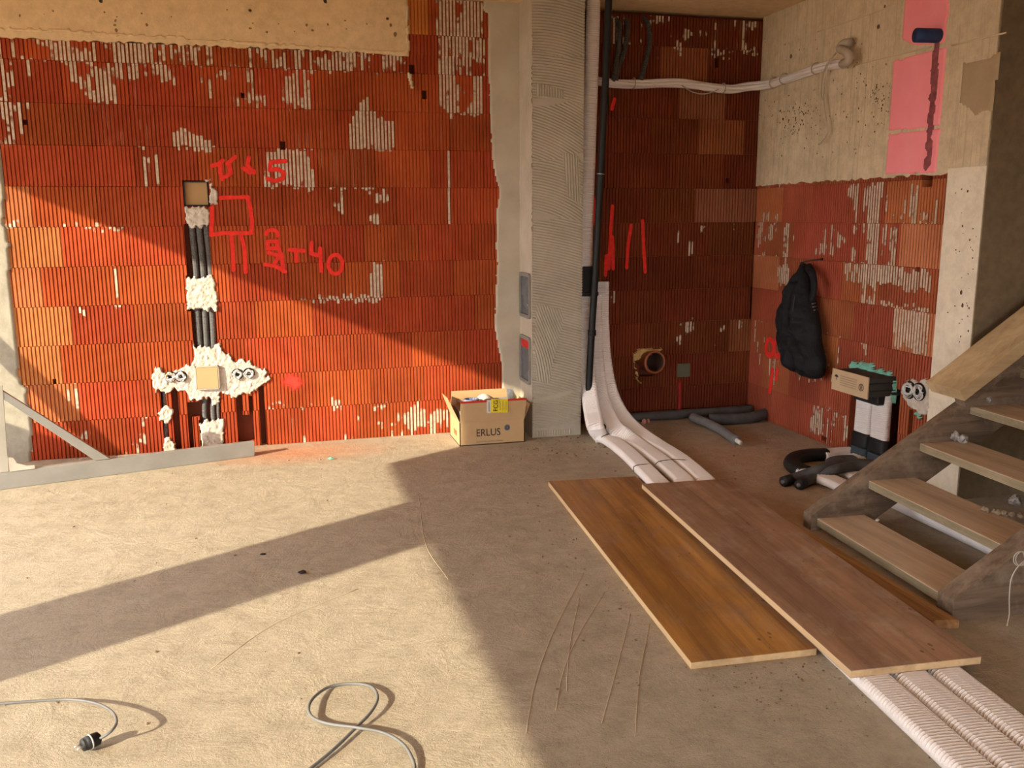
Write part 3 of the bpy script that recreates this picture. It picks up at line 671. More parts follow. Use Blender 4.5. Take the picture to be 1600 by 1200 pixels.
# ------------------------------------------------------------------ combed chimney shaft
CX0, CX1, CY = 1.737, 2.10, 5.91
chim = thing('chimney', 'chimney shaft coated in combed grey tile adhesive, rising from floor to ceiling', 'chimney', ((CX0+CX1)/2, CY+.16, 0))
cz = lambda y: P(868, y, 1, CY)[2]
def comb_field(u, z):
    """u 0..w along front, z height; stack of trowel strokes"""
    out = np.zeros(u.shape); k = 2*math.pi/.0185
    lay_ = [  # z from, z to, centre of arcs (u, z), kind
        (0.00, .10, None, 'v'), (.10, .30, (-.2, -1.6), 'a'), (.30, 1.05, (-.5, -1.9), 'a'), (1.05, 1.55, (-.3, -.9), 'a'), (1.55, 1.95, (-.1, .9), 'a'),
        (1.95, 2.3, (-.25, 1.1), 'a'), (2.3, 2.62, (.0, 1.0), 'a'), (2.62, 3.0, (.05, 1.9), 'a')]
    for z0, z1, c, t in lay_:
        wob = z+.03*np.sin(u*9+z0*7)
        m = (wob >= z0) & (wob < z1)
        if t == 'v': h = np.where((z > .012) & (z < .045) & (u > .03) & (u < .29), np.sin(u*k), -.4)
        else: h = np.sin(np.hypot(u-c[0], z-c[1])*k + 1.2*np.sin(z*5+u*3))
        out = np.where(m, h, out)
    # a second stroke laid over the first: near vertical comb lines
    m = inpoly(u, z, [(.03, .96), (.21, .91), (.235, .86), (.17, .62), (.12, .38), (.03, .42), (.015, .7)])
    out = np.where(m, np.sin((u+.28*z+.02*np.sin(z*8))*k), out)
    m = inpoly(u, z, [(.21, 1.98), (.33, 1.95), (.35, 1.62), (.25, 1.70)]); out = np.where(m, np.sin((u+.05*z)*k), out)
    m = inpoly(u, z, [(.03, 2.42), (.22, 2.38), (.22, 2.33), (.03, 2.34)]); out = np.where(m, np.sin((u)*k), out)
    return out
def field_face(name, U, Z, fld, frame, mat, amp, parent, back):
    g, h = np.meshgrid(U, Z); hh = fld(g, h)
    fade = np.clip(vnoise(g, h, 6, 3)*1.8+.1, .35, 1)
    hh = amp*(np.clip(hh, -.75, .75)/.75)*fade
    V = np.array([frame(a, b, c) for a, b, c in zip(g.ravel(), h.ravel(), hh.ravel())]); w = len(U)
    Fc = [(j*w+i, j*w+i+1, (j+1)*w+i+1, (j+1)*w+i) for j in range(len(Z)-1) for i in range(w-1)]
    return loc_child(ob(name, V, Fc, mat, None, smooth=True), parent)
body = loc_child(box('shaft', (CX0+.004, CY+.006, 0), (CX1-.004, D-.002, ZC), M_adh), chim)
field_face('combed_front', np.linspace(0, CX1-CX0, 92), np.linspace(0, ZC, 760), comb_field, lambda u, z, d: (CX0+u, CY-d-.002, z), M_adh, .0062, chim, 0)
def side_field(u, z):
    k = 2*math.pi/.017; h = np.sin(np.hypot(u-.45, (z-(np.floor(z/.42)*.42+.1)))*k)
    sm = vnoise(u, z, 3.1, 8) > .56
    sm |= (z < 1.35)
    return np.where(sm, .0, h)
field_face('combed_side', np.linspace(0, D-CY, 60), np.linspace(0, ZC, 500), side_field, lambda u, z, d: (CX0-d-.001, CY+.002+u, z), M_adhS, .0045, chim, 0)
# two cleanout doors on the narrow side
for i, (y0, y1, red) in enumerate(((421, 500, False), (518, 600, True))):
    z1 = P(817, y0+4, 0, CX0)[2]; z0 = P(817, y1-6, 0, CX0)[2]; ya, yb = CY+.022, CY+.285
    n = 5; pts = []
    def rr(y0_, y1_, z0_, z1_, r, x):
        o = []
        for (cy, cz_, a) in ((y1_-r, z1_-r, 0), (y0_+r, z1_-r, 90), (y0_+r, z0_+r, 180), (y1_-r, z0_+r, 270)):
            for q in range(5):
                t = math.radians(a+q*22.5); o.append((x, cy+r*math.cos(t), cz_+r*math.sin(t)))
        return o
    A_, B_ = rr(ya, yb, z0, z1, .03, CX0-.016), rr(ya+.022, yb-.022, z0+.025, z1-.025, .02, CX0-.016)
    A2, B2 = [(CX0+.004, p[1], p[2]) for p in A_], [(CX0+.003, p[1], p[2]) for p in B_]
    n = 20; V = A_+B_+A2+B2
    Fc = [(i_, (i_+1) % n, n+(i_+1) % n, n+i_) for i_ in range(n)]+[(i_, 2*n+i_, 2*n+(i_+1) % n, (i_+1) % n) for i_ in range(n)]+[(n+i_, n+(i_+1) % n, 3*n+(i_+1) % n, 3*n+i_) for i_ in range(n)]
    fr = loc_child(ob('cleanout_door', V, Fc, simple('door_frame_metal', (.26, .235, .20), (.19, .17, .14), 9, .6)), chim)
    fr['label'] = 'lower cleanout door with red sticker at its top' if red else 'upper cleanout door with dark metal plate'
    loc_child(prism('door_plate', [(CX0-.006, p[1], p[2]) for p in B_], (.006, 0, 0), M_glass), fr)
    if red: loc_child(box('red_sticker', (CX0-.0085, ya+.03, z1-.085), (CX0-.0065, yb-.03, z1-.03), M_redsolid), fr)
    else: loc_child(box('latch', (CX0-.012, ya+.05, z0+.09), (CX0-.0065, ya+.075, z0+.10), M_silver), fr)

# ------------------------------------------------------------------ conduits in the chase, boxes and cable coils
def conduit(pts, r, label, group, mat=None, pitch=.0095):
    V, Fc = tube_vf(smoothpath(pts, pitch/2), r, r, (1, 0, 0), 10, r*.14)
    o = ob('conduit', V, Fc, mat or M_grey, smooth=False); return tag(o, label, 'conduit', group)
names = ('left', 'middle', 'right')
for i in range(3):
    p0 = WA(299+11.5*i, 352, -.035); p1 = WA(304+11.5*i, 400, -.030); p2 = WA(307+11.5*i, 436, -.032)
    conduit([p0, p1, p2], .0205, f'{names[i]} grey corrugated conduit in the chase right below the empty box opening', 'conduits in the upper chase')
    p0 = WA(308+11.3*i, 478, -.032); p1 = WA(311+11.0*i, 520, -.030); p2 = WA(313+10.6*i, 548, -.034)
    conduit([p0, p1, p2], .0205, f'{names[i]} grey corrugated conduit between the middle plaster blob and the plaster cross', 'conduits in the lower chase')
for i, x in enumerate((320, 333, 341)):
    conduit([WA(x, 622, -.04), WA(x, 645, -.036), WA(x+2, 664, -.045)], .018 if i < 2 else .012, ('left', 'middle', 'thin right')[i]+' grey conduit dropping out below the plaster cross', 'conduits below the plaster cross')
conduit([WA(257, 600, -.03), WA(258, 640, -.03), WA(260, 692, -.03)], .016, 'dark grey conduit in the narrow slot left of the plaster cross', None)
# upper box: recessed with board cover
a = rpx(287.5, 283.5, 325.5, 321.5)
bx = thing('junction_box', 'square brown junction box opening set into the brick wall at the top of the chase', 'junction box', ((a[0]+a[1])/2, D, a[2]))
loc_child(box('cover', (a[0]+.006, D+.018, a[2]+.006), (a[1]-.006, D+.03, a[3]-.006), simple('brown_cover', (.44, .26, .11), (.40, .23, .10), 4, .7)), bx)
t = .006; v, f = join(box_vf((a[0], D-.002, a[2]), (a[0]+t, D+.05, a[3])), box_vf((a[1]-t, D-.002, a[2]), (a[1], D+.05, a[3])), box_vf((a[0], D-.002, a[2]), (a[1], D+.05, a[2]+t)), box_vf((a[0], D-.002, a[3]-t), (a[1], D+.05, a[3])))
loc_child(ob('rim', v, f, M_black), bx)
a = rpx(306, 571, 343, 607)
bx = thing('junction_box', 'square junction box with cardboard cover in the middle of the plaster cross', 'junction box', ((a[0]+a[1])/2, D, a[2]))
loc_child(box('cover', (a[0]+.008, D-.040, a[2]+.008), (a[1]-.008, D-.034, a[3]-.008), M_card), bx)
v, f = join(box_vf((a[0], D-.038, a[2]), (a[0]+t, D+.03, a[3])), box_vf((a[1]-t, D-.038, a[2]), (a[1], D+.03, a[3])), box_vf((a[0], D-.038, a[2]), (a[1], D+.03, a[2]+t)), box_vf((a[0], D-.038, a[3]-t), (a[1], D+.03, a[3])))
loc_child(ob('rim', v, f, M_adh), bx)
def coil(c, nrm, R, label, yellow=False):
    c = np.array(c, float); nrm = np.array(nrm, float)
    r = thing('socket_box', label, 'socket', c)
    v, f = join(ring_vf(c+nrm*.006, nrm, R, .0028)); loc_child(ob('ring', v, f, M_black, smooth=True), r)
    e = np.array([0, 0, 1.]); x = np.cross(e, nrm)
    disc = [c+nrm*.004+(x*math.cos(q)+e*math.sin(q))*R*.95 for q in np.linspace(0, 2*math.pi, 17)[:-1]]
    loc_child(ob('socket_back', disc, [tuple(range(16))], M_black), r)
    for q in range(8):
        pts = [c+nrm*(.012+.008*random.random())+(x*math.cos(t_)*random.uniform(.35, 1.0)+e*math.sin(t_)*random.uniform(.35, 1.0))*R for t_ in np.linspace(q, q+5.5, 7)]
        v, f = tube_vf(smoothpath(pts, .008), .0042, .0042, (1, 0, 0), 6)
        loc_child(ob('wire', v, f, M_foamy if (yellow and q % 4 == 0) else (M_silver if q % 2 else M_paper), smooth=True), r)
for (x, y), l, yl in (((266, 588.5), 'far left round socket box with yellow and silver wires in the plaster cross', True), ((283, 588), 'round socket box stuffed with silver wires, between the far left one and the cardboard cover', False),
                      ((371, 584.5), 'round socket box just right of the cardboard cover in the plaster cross', False), ((389, 583), 'rightmost round socket box of the plaster cross', False)):
    coil(WA(x, y, .010), (0, -1, 0), .036, l, yl)
for (x, y), l in (((1422, 609), 'left round socket box with coiled wires in the white patch beside the stairs'), ((1437, 612), 'right round socket box with coiled wires in the white patch beside the stairs')):
    coil(WC(x, y, .014), (-1, 0, 0), .052, l)
# stray red conduit ends beside the plaster cross
for x0, y0, x1, y1 in ((285, 609, 286, 625), (367, 612, 368, 634), (403, 608, 402, 620)):
    pass

# ------------------------------------------------------------------ cardboard box
BX0, BX1, BY0, BY1, BH = 1.192, 1.655, 5.82, 6.16, .165
cb = thing('cardboard_box', 'open cardboard box with black lettering and a yellow label, against the chimney foot', 'box', ((BX0+BX1)/2, (BY0+BY1)/2, 0))
tk = .006
v, f = join(box_vf((BX0, BY0, 0), (BX1, BY0+tk, BH)), box_vf((BX0, BY1-tk, 0), (BX1, BY1, BH)), box_vf((BX0, BY0, 0), (BX0+tk, BY1, BH)), box_vf((BX1-tk, BY0, 0), (BX1, BY1, BH)), box_vf((BX0, BY0, 0), (BX1, BY1, tk)))
loc_child(ob('body', v, f, M_card), cb)
FH = .150
loc_child(prism('flap', [(BX0+.004, BY0-.002, BH), (BX1-.002, BY0-.002, BH), (BX1+.008, BY0-.016, BH+FH), (BX0+.006, BY0-.016, BH+FH)], (0, .004, 0), M_card), cb)
loc_child(prism('flap', [(BX0, BY1, BH), (BX1, BY1, BH), (BX1-.03, BY1+.035, BH+FH), (BX0+.02, BY1+.035, BH+FH)], (0, -.004, 0), M_card), cb)
loc_child(prism('flap', [(BX0, BY0+.005, BH), (BX0, BY1-.005, BH), (BX0-.060, BY1-.02, BH+.15), (BX0-.075, BY0+.06, BH+.17)], (.004, 0, 0), M_card), cb)
loc_child(prism('flap', [(BX1, BY0+.005, BH), (BX1, BY1-.005, BH), (BX1+.045, BY1-.01, BH+.10), (BX1+.045, BY0+.02, BH+.10)], (-.004, 0, 0), M_card), cb)
loc_child(prism('red_tape', [(BX0+.006, BY0-.0185, BH+FH+.002), (BX1+.008, BY0-.0185, BH+FH+.002), (BX1+.008, BY0-.0172, BH+FH-.012), (BX0+.006, BY0-.0172, BH+FH-.012)], (0, .003, 0), M_redsolid), cb)
fp = lambda x, y, d: P(x, y, 1, BY0-d)
FLAP = bpy.data.objects['flap']
def quadf(name, x0, x1, y0, y1, mat, d=.018, tilt=True):
    pts = [fp(x0, y1, d-.0055), fp(x1, y1, d-.0055), fp(x1, y0, d), fp(x0, y0, d)]
    return loc_child(prism(name, pts, (0, .0012, 0), mat), FLAP)
quadf('paper_strip', 760.5, 767.2, 625, 645.5, M_paper, .0205); quadf('yellow_label', 767.2, 793.5, 623.5, 644.5, M_yel, .0205)
p = fp(774.8, 634, .0198)
text('label_lettering', 'FCG', .043, M_ink, Matrix.Translation(Vector(p)+Vector((0, -.0014, 0))) @ Matrix.Rotation(math.radians(97), 4, 'X') @ Matrix.Rotation(math.radians(90), 4, 'Z'), cb)
for xx in (781, 785.5, 790.5): loc_child(box('label_line', tuple(fp(xx, 641, .0198)-[0, .0016, 0]), tuple(fp(xx+.7, 627, .0212)), M_inkg), cb)
p = fp(763.8, 635, .0195); loc_child(box('label_line', tuple(fp(763.5, 643, .0198)-[0, .0016, 0]), tuple(fp(764.6, 628, .0212)), M_inkg), cb)
p = fp(763, 676, .0012)
text('lettering', 'ERLUS', .072, M_ink, Matrix.Translation(Vector(p)) @ Matrix.Rotation(math.radians(90), 4, 'X') @ Matrix.Rotation(math.radians(0), 4, 'Z'), cb, sx=.88)
p = fp(792.5, 668, .0012)
disc = [p+np.array([math.cos(q)*.022, 0, math.sin(q)*.022]) for q in np.linspace(0, 2*math.pi, 25)[:-1]]
loc_child(ob('emblem', disc, [tuple(range(24))], M_inkg), cb)
v, f = ring_vf(p+[0, -.001, 0], (0, -1, 0), .011, .002, 18, 5); loc_child(ob('emblem_ring', v, f, M_ink), cb)
loc_child(box('small_print', tuple(fp(744, 690, .0012)), tuple(fp(786, 688.8, .0004)), M_inkl), cb)
loc_child(box('side_print', (BX0-.0015, BY0+.10, .05), (BX0-.0002, BY0+.20, .085), simple('side_red_print', (.55, .13, .05))), cb)
# things in and on the box
tr = thing('tape_roll', 'grey roll of tape standing at the left rim of the open cardboard box', 'tape', (1.30, 5.93, BH+.10))
v, f = [], []
for r_, z_ in ((.055, 0), (.055, .035), (.045, .035), (.045, 0)):
    v += [(1.30+r_*math.cos(q), 5.93+r_*math.sin(q), BH+.105+z_) for q in np.linspace(0, 2*math.pi, 25)[:-1]]
f = [(k*24+i, k*24+(i+1) % 24, ((k+1) % 4)*24+(i+1) % 24, ((k+1) % 4)*24+i) for k in range(4) for i in range(24)]
loc_child(ob('tape', v, f, simple('grey_tape', (.30, .33, .33), (.2, .2, .25), 30, .4), smooth=False), tr)
loc_child(tube('core', [(1.30, 5.93, BH+.104), (1.30, 5.93, BH+.142)], .0455, simple('blue_core', (.12, .14, .3)), step=.02, caps=False), tr)
st = box('packed_material', (BX0+.012, BY0+.012, .008), (BX1-.012, BY1-.012, BH+.10), simple('wrapping', (.45, .42, .4), (.3, .28, .26), 12, .8, .5, 20)); bev(st, .03, 2)
tag(st, 'grey wrapped material filling the open cardboard box under the tape roll', 'packing')
pp = []
for i in range(9):
    for j in range(4): pp.append((1.37+.018*i, 5.93+.04*j+.01*math.sin(i), BH+.105+.03*math.sin(i*.45+.3)+.004*j))
o = ob('paper_sheet', pp, [(i*4+j, i*4+j+1, (i+1)*4+j+1, (i+1)*4+j) for i in range(8) for j in range(3)], M_paper, smooth=True)
tag(o, 'curled white paper sheet lying in the open cardboard box', 'paper')
sp = prism('putty_knife', [(1.60, 6.04, BH+.02), (1.625, 6.04, BH+.02), (1.635, 6.05, BH+.17), (1.585, 6.05, BH+.17)], (0, .004, 0), M_silver)
tag(sp, 'grey metal spatula blade sticking up at the right end of the cardboard box', 'spatula')

# ------------------------------------------------------------------ metal frame standing at the left
o0 = np.array([-1.59, 5.584, 0]); dv = np.array([1.42, .363, 0]); dv /= np.linalg.norm(dv); nv = np.array([-dv[1], dv[0], 0])
fr = thing('metal_frame', 'grey galvanised metal frame with long floor bar and diagonal brace, at the left wall', 'frame', o0)
def fpnt(s, z, n=0): return o0+dv*s+nv*n+np.array([0, 0, z])
def fbox(name, poly, n0, n1, mat=M_alu, bevel=.002): return loc_child(prism(name, [fpnt(s, z, n0) for s, z in poly], nv*(n1-n0), mat, None, bevel), fr)
M_post = simple('pale_post', (.44, .40, .33), (.36, .33, .27), 5, .6)
fbox('floor_bar', [(-.30, .001), (1.468, .001), (1.472, .099), (-.30, .104)], 0, .045)
fbox('post', [(-.045, .104), (.055, .104), (.073, .61), (-.02, .61)], 0, .04, M_post)
fbox('brace', [(.04, .61), (.04, .56), (.515, .104), (.60, .104)], .002, .040)
# thin corner bracket
fbox('corner_bracket', [(.058, .104), (.19, .104), (.19, .125), (.15, .127), (.10, .15), (.085, .185), (.060, .19)], -.004, .004, M_bracket, 0)
# plank leaning on the back wall, added out of view to cast the slanting shadow
lp = prism('shadow_plank', [(-2.62, 4.91, 0), (-2.62, 5.02, 0), (-2.62, 6.215, 1.86), (-2.62, 6.215, 1.98)], (.04, 0, 0), M_stair)
tag(lp, 'unseen plank added to cast a slanting shadow, leaning on the back wall left of the metal frame', 'plank')

# ------------------------------------------------------------------ cables on the floor
cp = [(-60, 1100), (0, 1099), (60, 1095), (110, 1093), (150, 1099), (175, 1112), (182, 1128), (174, 1142), (160, 1152), (152, 1155)]
zs = [.01, .01, .01, .012, .03, .045, .055, .05, .035, .03]
r = thing('power_cable', 'short grey power cable with black plug, curling in from the left edge', 'cable', G(60, 1095))
loc_child(tube('cord', [G(x, y, z) for (x, y), z in zip(cp, zs)], .0045, M_cable, step=.015, seg=8), r)
c = np.array(G(141, 1159, .026)); dd = np.array(G(130, 1164, .026))-c; dd[2] = 0; dd /= np.linalg.norm(dd); 
q = lambda s: c+dd*s
path = [q(-.030), q(-.024), q(-.005), q(.012), q(.0121), q(.020), q(.024)]
v, f = tube_vf(path, .021, .021, (0, 0, 1), 14, 0, True, taper=[.55, .95, 1, 1, .92, .92, .85]); loc_child(ob('plug', v, f, M_black, smooth=True), r)
v, f = ring_vf(q(.000), dd, .0205, .0025, 18, 6); loc_child(ob('plug_ring', v, f, M_paper, smooth=True), r)
sd = np.array([-dd[1], dd[0], 0])
for s in (-1, 1): loc_child(tube('pin', [q(.022)+sd*s*.0095, q(.043)+sd*s*.0095], .0026, M_silver, step=.01, seg=8), r)
lp_ = [(440, 1240), (480, 1205), (520, 1172), (555, 1138), (580, 1112), (590, 1090), (580, 1073), (550, 1068), (515, 1073), (490, 1090), (482, 1108), (490, 1122), (515, 1131), (560, 1137), (600, 1145), (630, 1163), (644, 1185), (648, 1205), (640, 1250)]
zz = [.006, .008, .012, .02, .035, .04, .02, .01, .01, .03, .035, .02, .02, .04, .035, .03, .02, .01, .01]
cabl = tube('looped_cable', [G(x, y, z) for (x, y), z in zip(lp_, [q_*.45+.004 for q_ in zz])], .0052, M_cable, step=.015, seg=8)
tag(cabl, 'grey cable crossing itself in one loop on the sunlit floor', 'cable')

# ------------------------------------------------------------------ shuttering boards
def board(name, tl, tr_, br, bl, z1, th, mat, label, cat='board'):
    """pixel corners of the top face at height z1"""
    c = [np.array(G(*p, z1)) for p in (tl, tr_, br, bl)]
    ce = sum(c)/4; ang = math.atan2(*( (c[0]+c[1]-c[2]-c[3])[:2] )); # heading of long axis from +Y
    r = thing(name, label, cat, (ce[0], ce[1], z1-th), -ang)
    R = Matrix.Rotation(ang, 3, 'Z'); lo = [R @ Vector(q-ce) for q in c]
    poly = [(v.x, v.y, 0.) for v in lo]
    o = prism('panel', [(x, y, .002) for x, y, _ in poly], (0, 0, th-.004), M_edge, r)
    cen = (0, 0)
    for nm, za, zb in (('face_veneer', th-.0022, th), ('under_veneer', 0, .0022)):
        prism(nm, [(x*.9995, y*.9998, za) for x, y, _ in poly], (0, 0, zb-za), mat, r)
    return r
b1 = board('shuttering_panel', (857, 752), (993, 744), (1276, 1013), (1080, 1035), .027, .027, M_ply1, 'amber brown shuttering panel lying flat on the floor, left of the two')
b2 = board('shuttering_panel', (1003, 756), (1137, 748), (1533, 1026), (1330, 1048), .082, .027, M_ply2, 'darker brown shuttering panel lying over the white ducts, right of the two')
pl3 = prism('loose_plank', [(2.365, 2.63, .0), (2.465, 2.61, .0), (2.465, 3.95, .0), (2.375, 3.95, .0)], (0, 0, .038), M_plank, None, .004)
tag(pl3, 'splintered light brown plank wedged between the right shuttering panel and the stair foot', 'plank')

# ------------------------------------------------------------------ white flat ducts
def duct(name, pts, label, group=None, w=.063, h=.029, mat=None, pitch=.014, side=(1, -.9, 0), cat='duct', seg=20):
    V, Fc = tube_vf(smoothpath(pts, pitch/2), w, h, side, seg, .0045, True, True)
    o = ob(name, V, Fc, mat or M_white, smooth=False); return tag(o, label, cat, group)
def fx(x0, Y): return x0+.104*(Y-2.3)
near = lambda x0, w=.027: [(fx(x0, y), y, w) for y in (1.2, 2.3, 3.4, 4.4)]
dg = 'white flat ducts running under the panels'
duct('flexible_duct', near(1.868)+[G(1023, 750, .03), G(985, 712, .03), G(957, 690, .035), G(937, 680, .045), P(931, 668, 1, 5.60), P(926, 645, 1, 5.78), P(920, 605, 1, 5.95), P(916, 550, 1, 6.02), P(916, 462, 1, 6.05)], 'leftmost of the three white ducts, nearest the chimney, running under the panels', dg)
duct('flexible_duct', near(2.002)+[G(1066, 750, .03), G(1024, 714, .03), G(992, 692, .035), P(963, 670, 1, 5.62), P(945, 640, 1, 5.88), P(935, 600, 1, 6.03), P(930, 550, 1, 6.10), P(928, 460, 1, 6.14)], 'middle one of the three white ducts, running under the panels', dg)
duct('flexible_duct', near(2.135)+[G(1100, 750, .03), G(1060, 716, .03), G(1022, 692, .035), P(988, 668, 1, 5.70), P(965, 640, 1, 5.92), P(951, 603, 1, 6.04), P(943, 555, 1, 6.11), P(940, 500, 1, 6.15), P(940, 440, 1, 6.17)], 'rightmost of the three white ducts, nearest the alcove, running under the panels', dg, w=.060)
duct('ceiling_duct', [P(928, -20, 1, 6.05), P(924, 120, 1, 6.05), P(920, 250, 1, 6.05), P(917, 330, 1, 6.05), P(915, 418, 1, 6.05)], 'beige corrugated duct coming down from the ceiling beside the chimney', None, w=.05, h=.04, side=(1, 0, 0))
cpl = thing('duct_coupler', 'black coupler joining the ceiling duct to the floor ducts beside the chimney', 'coupler', P(918, 440, 1, 6.05))
q0 = P(918, 440, 1, 6.05)
loc_child(box('body', (q0[0]-.058, 6.00, q0[2]-.075), (q0[0]+.058, 6.10, q0[2]+.085), M_black, None, .008), cpl)
for dz in (-.085, .095): loc_child(box('collar', (q0[0]-.066, 5.992, q0[2]+dz-.016), (q0[0]+.066, 6.108, q0[2]+dz+.016), M_black, None, .006), cpl)
bp = thing('drain_pipe', 'thin black pipe leaning down from the ceiling beside the chimney', 'pipe', P(920, 650, 1, 5.9))
pts = [P(952, -20, 1, 5.93), P(945, 150, 1, 5.93), P(937, 300, 1, 5.93), P(930, 430, 1, 5.93), P(924, 530, 1, 5.93), P(919, 625, 1, 5.93)]
loc_child(tube('pipe', pts, .024, M_black, step=.05, seg=16), bp)
loc_child(tube('elbow', [P(919, 618, 1, 5.93), P(922, 642, 1, 5.84), P(930, 656, 1, 5.72), P(942, 668, 1, 5.58)], .025, M_black, step=.02, seg=16), bp)
for y, x in ((272, 938.5), (628, 919)):
    c_ = P(x, y, 1, 5.93); v, f = ring_vf(c_, (0.1, 0, 1), .025, .004, 18, 6); loc_child(ob('clip', v, f, M_silver, smooth=True), bp)
c_ = P(925, 520, 1, 5.93); loc_child(tube('joint', [c_+[0, 0, .02], c_-[0, 0, .02]], .029, M_black, seg=16), bp)
# binding wire round the ducts
def band(pts, label, r=.0025): return tag(tube('binding_wire', pts, r, simple('rusty_wire', (.10, .07, .05)), step=.01, seg=6), label, 'wire')
band([G(940, 686, .03), G(941, 682, .062), G(957, 677, .062), G(972, 675, .06), G(985, 672, .064), G(1001, 671, .064), G(1006, 676, .02)], 'dark binding wire across the white ducts near the chimney foot')
band([G(990, 737, .03), G(992, 728, .056), G(1014, 725, .057), G(1017, 729, .045)], 'dark binding wire round the leftmost white duct just above the panels')
band([G(1024, 726, .045), G(1030, 721, .057), G(1052, 718, .057), G(1072, 719, .057), G(1078, 722, .03)], 'dark binding wire round the two right white ducts just above the panels')

# ------------------------------------------------------------------ alcove: pipes and small parts
pc = np.array(WA(1011, 573)); dr = thing('waste_pipe', 'orange brown drain pipe stub sticking out of the alcove wall', 'pipe', pc)
ce = P(1024, 566, 1, D-.14); a0 = np.array([ce[0]-.012, D+.04, ce[2]-.012])
ax = ce-a0
v, f = [], []
prof = [(.075, 0), (.075, .86), (.087, .88), (.087, 1.0), (.072, 1.0), (.066, .8), (.066, .05)]
e1 = np.cross(ax, [0, 0, 1.]); e1 /= np.linalg.norm(e1); e2 = np.cross(e1, ax); e2 /= np.linalg.norm(e2)
for r_, t_ in prof: v += [a0+ax*t_+(e1*math.cos(q)+e2*math.sin(q))*r_ for q in np.linspace(0, 2*math.pi, 29)[:-1]]
f = [(k*28+i, k*28+(i+1) % 28, (k+1)*28+(i+1) % 28, (k+1)*28+i) for k in range(6) for i in range(28)]+[tuple(range(6*28, 7*28))]
loc_child(ob('pipe', v, f, None, None, True, None, [M_orange, simple('shaded_bore', (.045, .018, .010))], [1 if k >= 4*28 else 0 for k in range(len(f))]), dr)  # bore faces darkened, the shade inside the pipe is in their colour
patch('mounting_foam', pxA([(989, 550), (996, 543), (1012, 544), (1030, 542), (1037, 550), (1010, 553), (1000, 557), (994, 565), (993, 575), (997, 588), (1004, 596), (999, 600), (991, 590), (988, 570)]), fA, M_foamy, wall_back, .03, .009, .012, 71, .6, 35)
a = rpx(1058, 568, 1078, 589)
o = box('socket_plate', (a[0], D-.006, a[2]), (a[1], D+.02, a[3]), simple('green_grey_box', (.13, .13, .08), rough=.7), None, .004); tag(o, 'small square greenish box set in the alcove wall right of the drain stub', 'junction box')
tag(tube('red_conduit', [WA(1062, 596, .0), WA(1062, 625, .005), WA(1061, 645, .02)], .018, simple('dark_red_tube', (.3, .015, .01)), step=.01, seg=10), 'dark red conduit running from the small box down to the alcove floor', 'conduit')
# base rail and insulated pipes
o = prism('black_rail', [WA(985, 664, .10), WA(1200, 640, .10), WA(1200, 634, .10), WA(985, 652, .10)], (0, .05, 0), M_black); 
bpy.data.objects.remove(o)
y_ = D-.07
tag(tube('insulated_pipe', [(2.44, y_, .04), (3.0, y_, .042), (3.45, y_-.02, .045), (3.60, y_-.03, .05)], .034, M_foamg, step=.04, seg=14), 'dark insulated pipe lying along the foot of the alcove wall', 'pipe')
tag(tube('insulated_pipe', [G(1108, 655, .04)+[0, 0, 0], G(1140, 655, .04), G(1175, 652, .042), G(1199, 645, .05)], .042, M_foamg, step=.03, seg=14), 'short thick grey insulated pipe in front of the alcove wall pipe, at its right end', 'pipe')
r = thing('insulated_pipe', 'grey insulated pipe slanting across the alcove floor with pale inner tube showing', 'pipe', G(1120, 672))
loc_child(tube('foam_sleeve', [G(1082, 652, .045), G(1105, 661, .04), G(1130, 674, .036), G(1150, 688, .036)], .034, simple('mid_grey_foam', (.20, .185, .175), (.14, .13, .12), 12, .85), step=.02, seg=14), r)
loc_child(tube('inner_tube', [G(1148, 686, .036), G(1157, 692, .034)], .016, M_paper, step=.02, seg=10), r)
rub = thing('rubble_piece', 'pink rubble piece lying on the alcove floor by the white ducts', 'rubble', G(1009, 662))
def lump(name, c, s, mat, seed, parent=None, sub=2):
    bm = bmesh.new(); bmesh.ops.create_icosphere(bm, subdivisions=sub, radius=1); rr_ = random.Random(seed)
    for vv in bm.verts:
        k = .7+.5*rr_.random(); vv.co = Vector((vv.co.x*s[0]*k, vv.co.y*s[1]*k, vv.co.z*s[2]*k))
    zmin_ = min(v_.co.z for v_ in bm.verts)
    for vv in bm.verts: vv.co += Vector((float(c[0]), float(c[1]), float(c[2])-zmin_))
    me = bpy.data.meshes.new(name); bm.to_mesh(me); bm.free(); me.materials.append(mat); o = bpy.data.objects.new(name, me); COL.objects.link(o)
    if parent: loc_child(o, parent)
    return o
lump('fragment', G(1006, 663), (.022, .018, .026), simple('pink_rubble', (.62, .30, .24)), 3, rub, 1)
lump('fragment', G(1013, 662), (.014, .012, .026), simple('pink_rubble_dark', (.55, .24, .18)), 4, rub, 1)
# three conduits hanging at the alcove ceiling
for i, (pts, l) in enumerate((([(962, 28), (968, 45), (966, 80), (961, 110), (958, 128)], 'left grey conduit hanging from the alcove ceiling, partly behind the black pipe'),
                       ([(977, 30), (981, 45), (975, 80), (966, 105), (962, 126)], 'middle grey conduit hanging from the alcove ceiling'), ([(1004, 28), (1013, 38), (1015, 65), (1008, 100), (1001, 124)], 'right grey conduit hanging from the alcove ceiling, bending down to the cable bundle'))):
    P3 = [WA(*pts[0], -.02)]+[WA(*q, .055) for q in pts[1:]]
    V, Fc = tube_vf(smoothpath(P3, .006), .018, .018, (0, 1, 0), 10, .0025); o = ob('hanging_conduit', V, Fc, simple('dull_grey_conduit', (.075, .068, .058)), smooth=False); tag(o, l, 'conduit', 'conduits at the alcove ceiling')
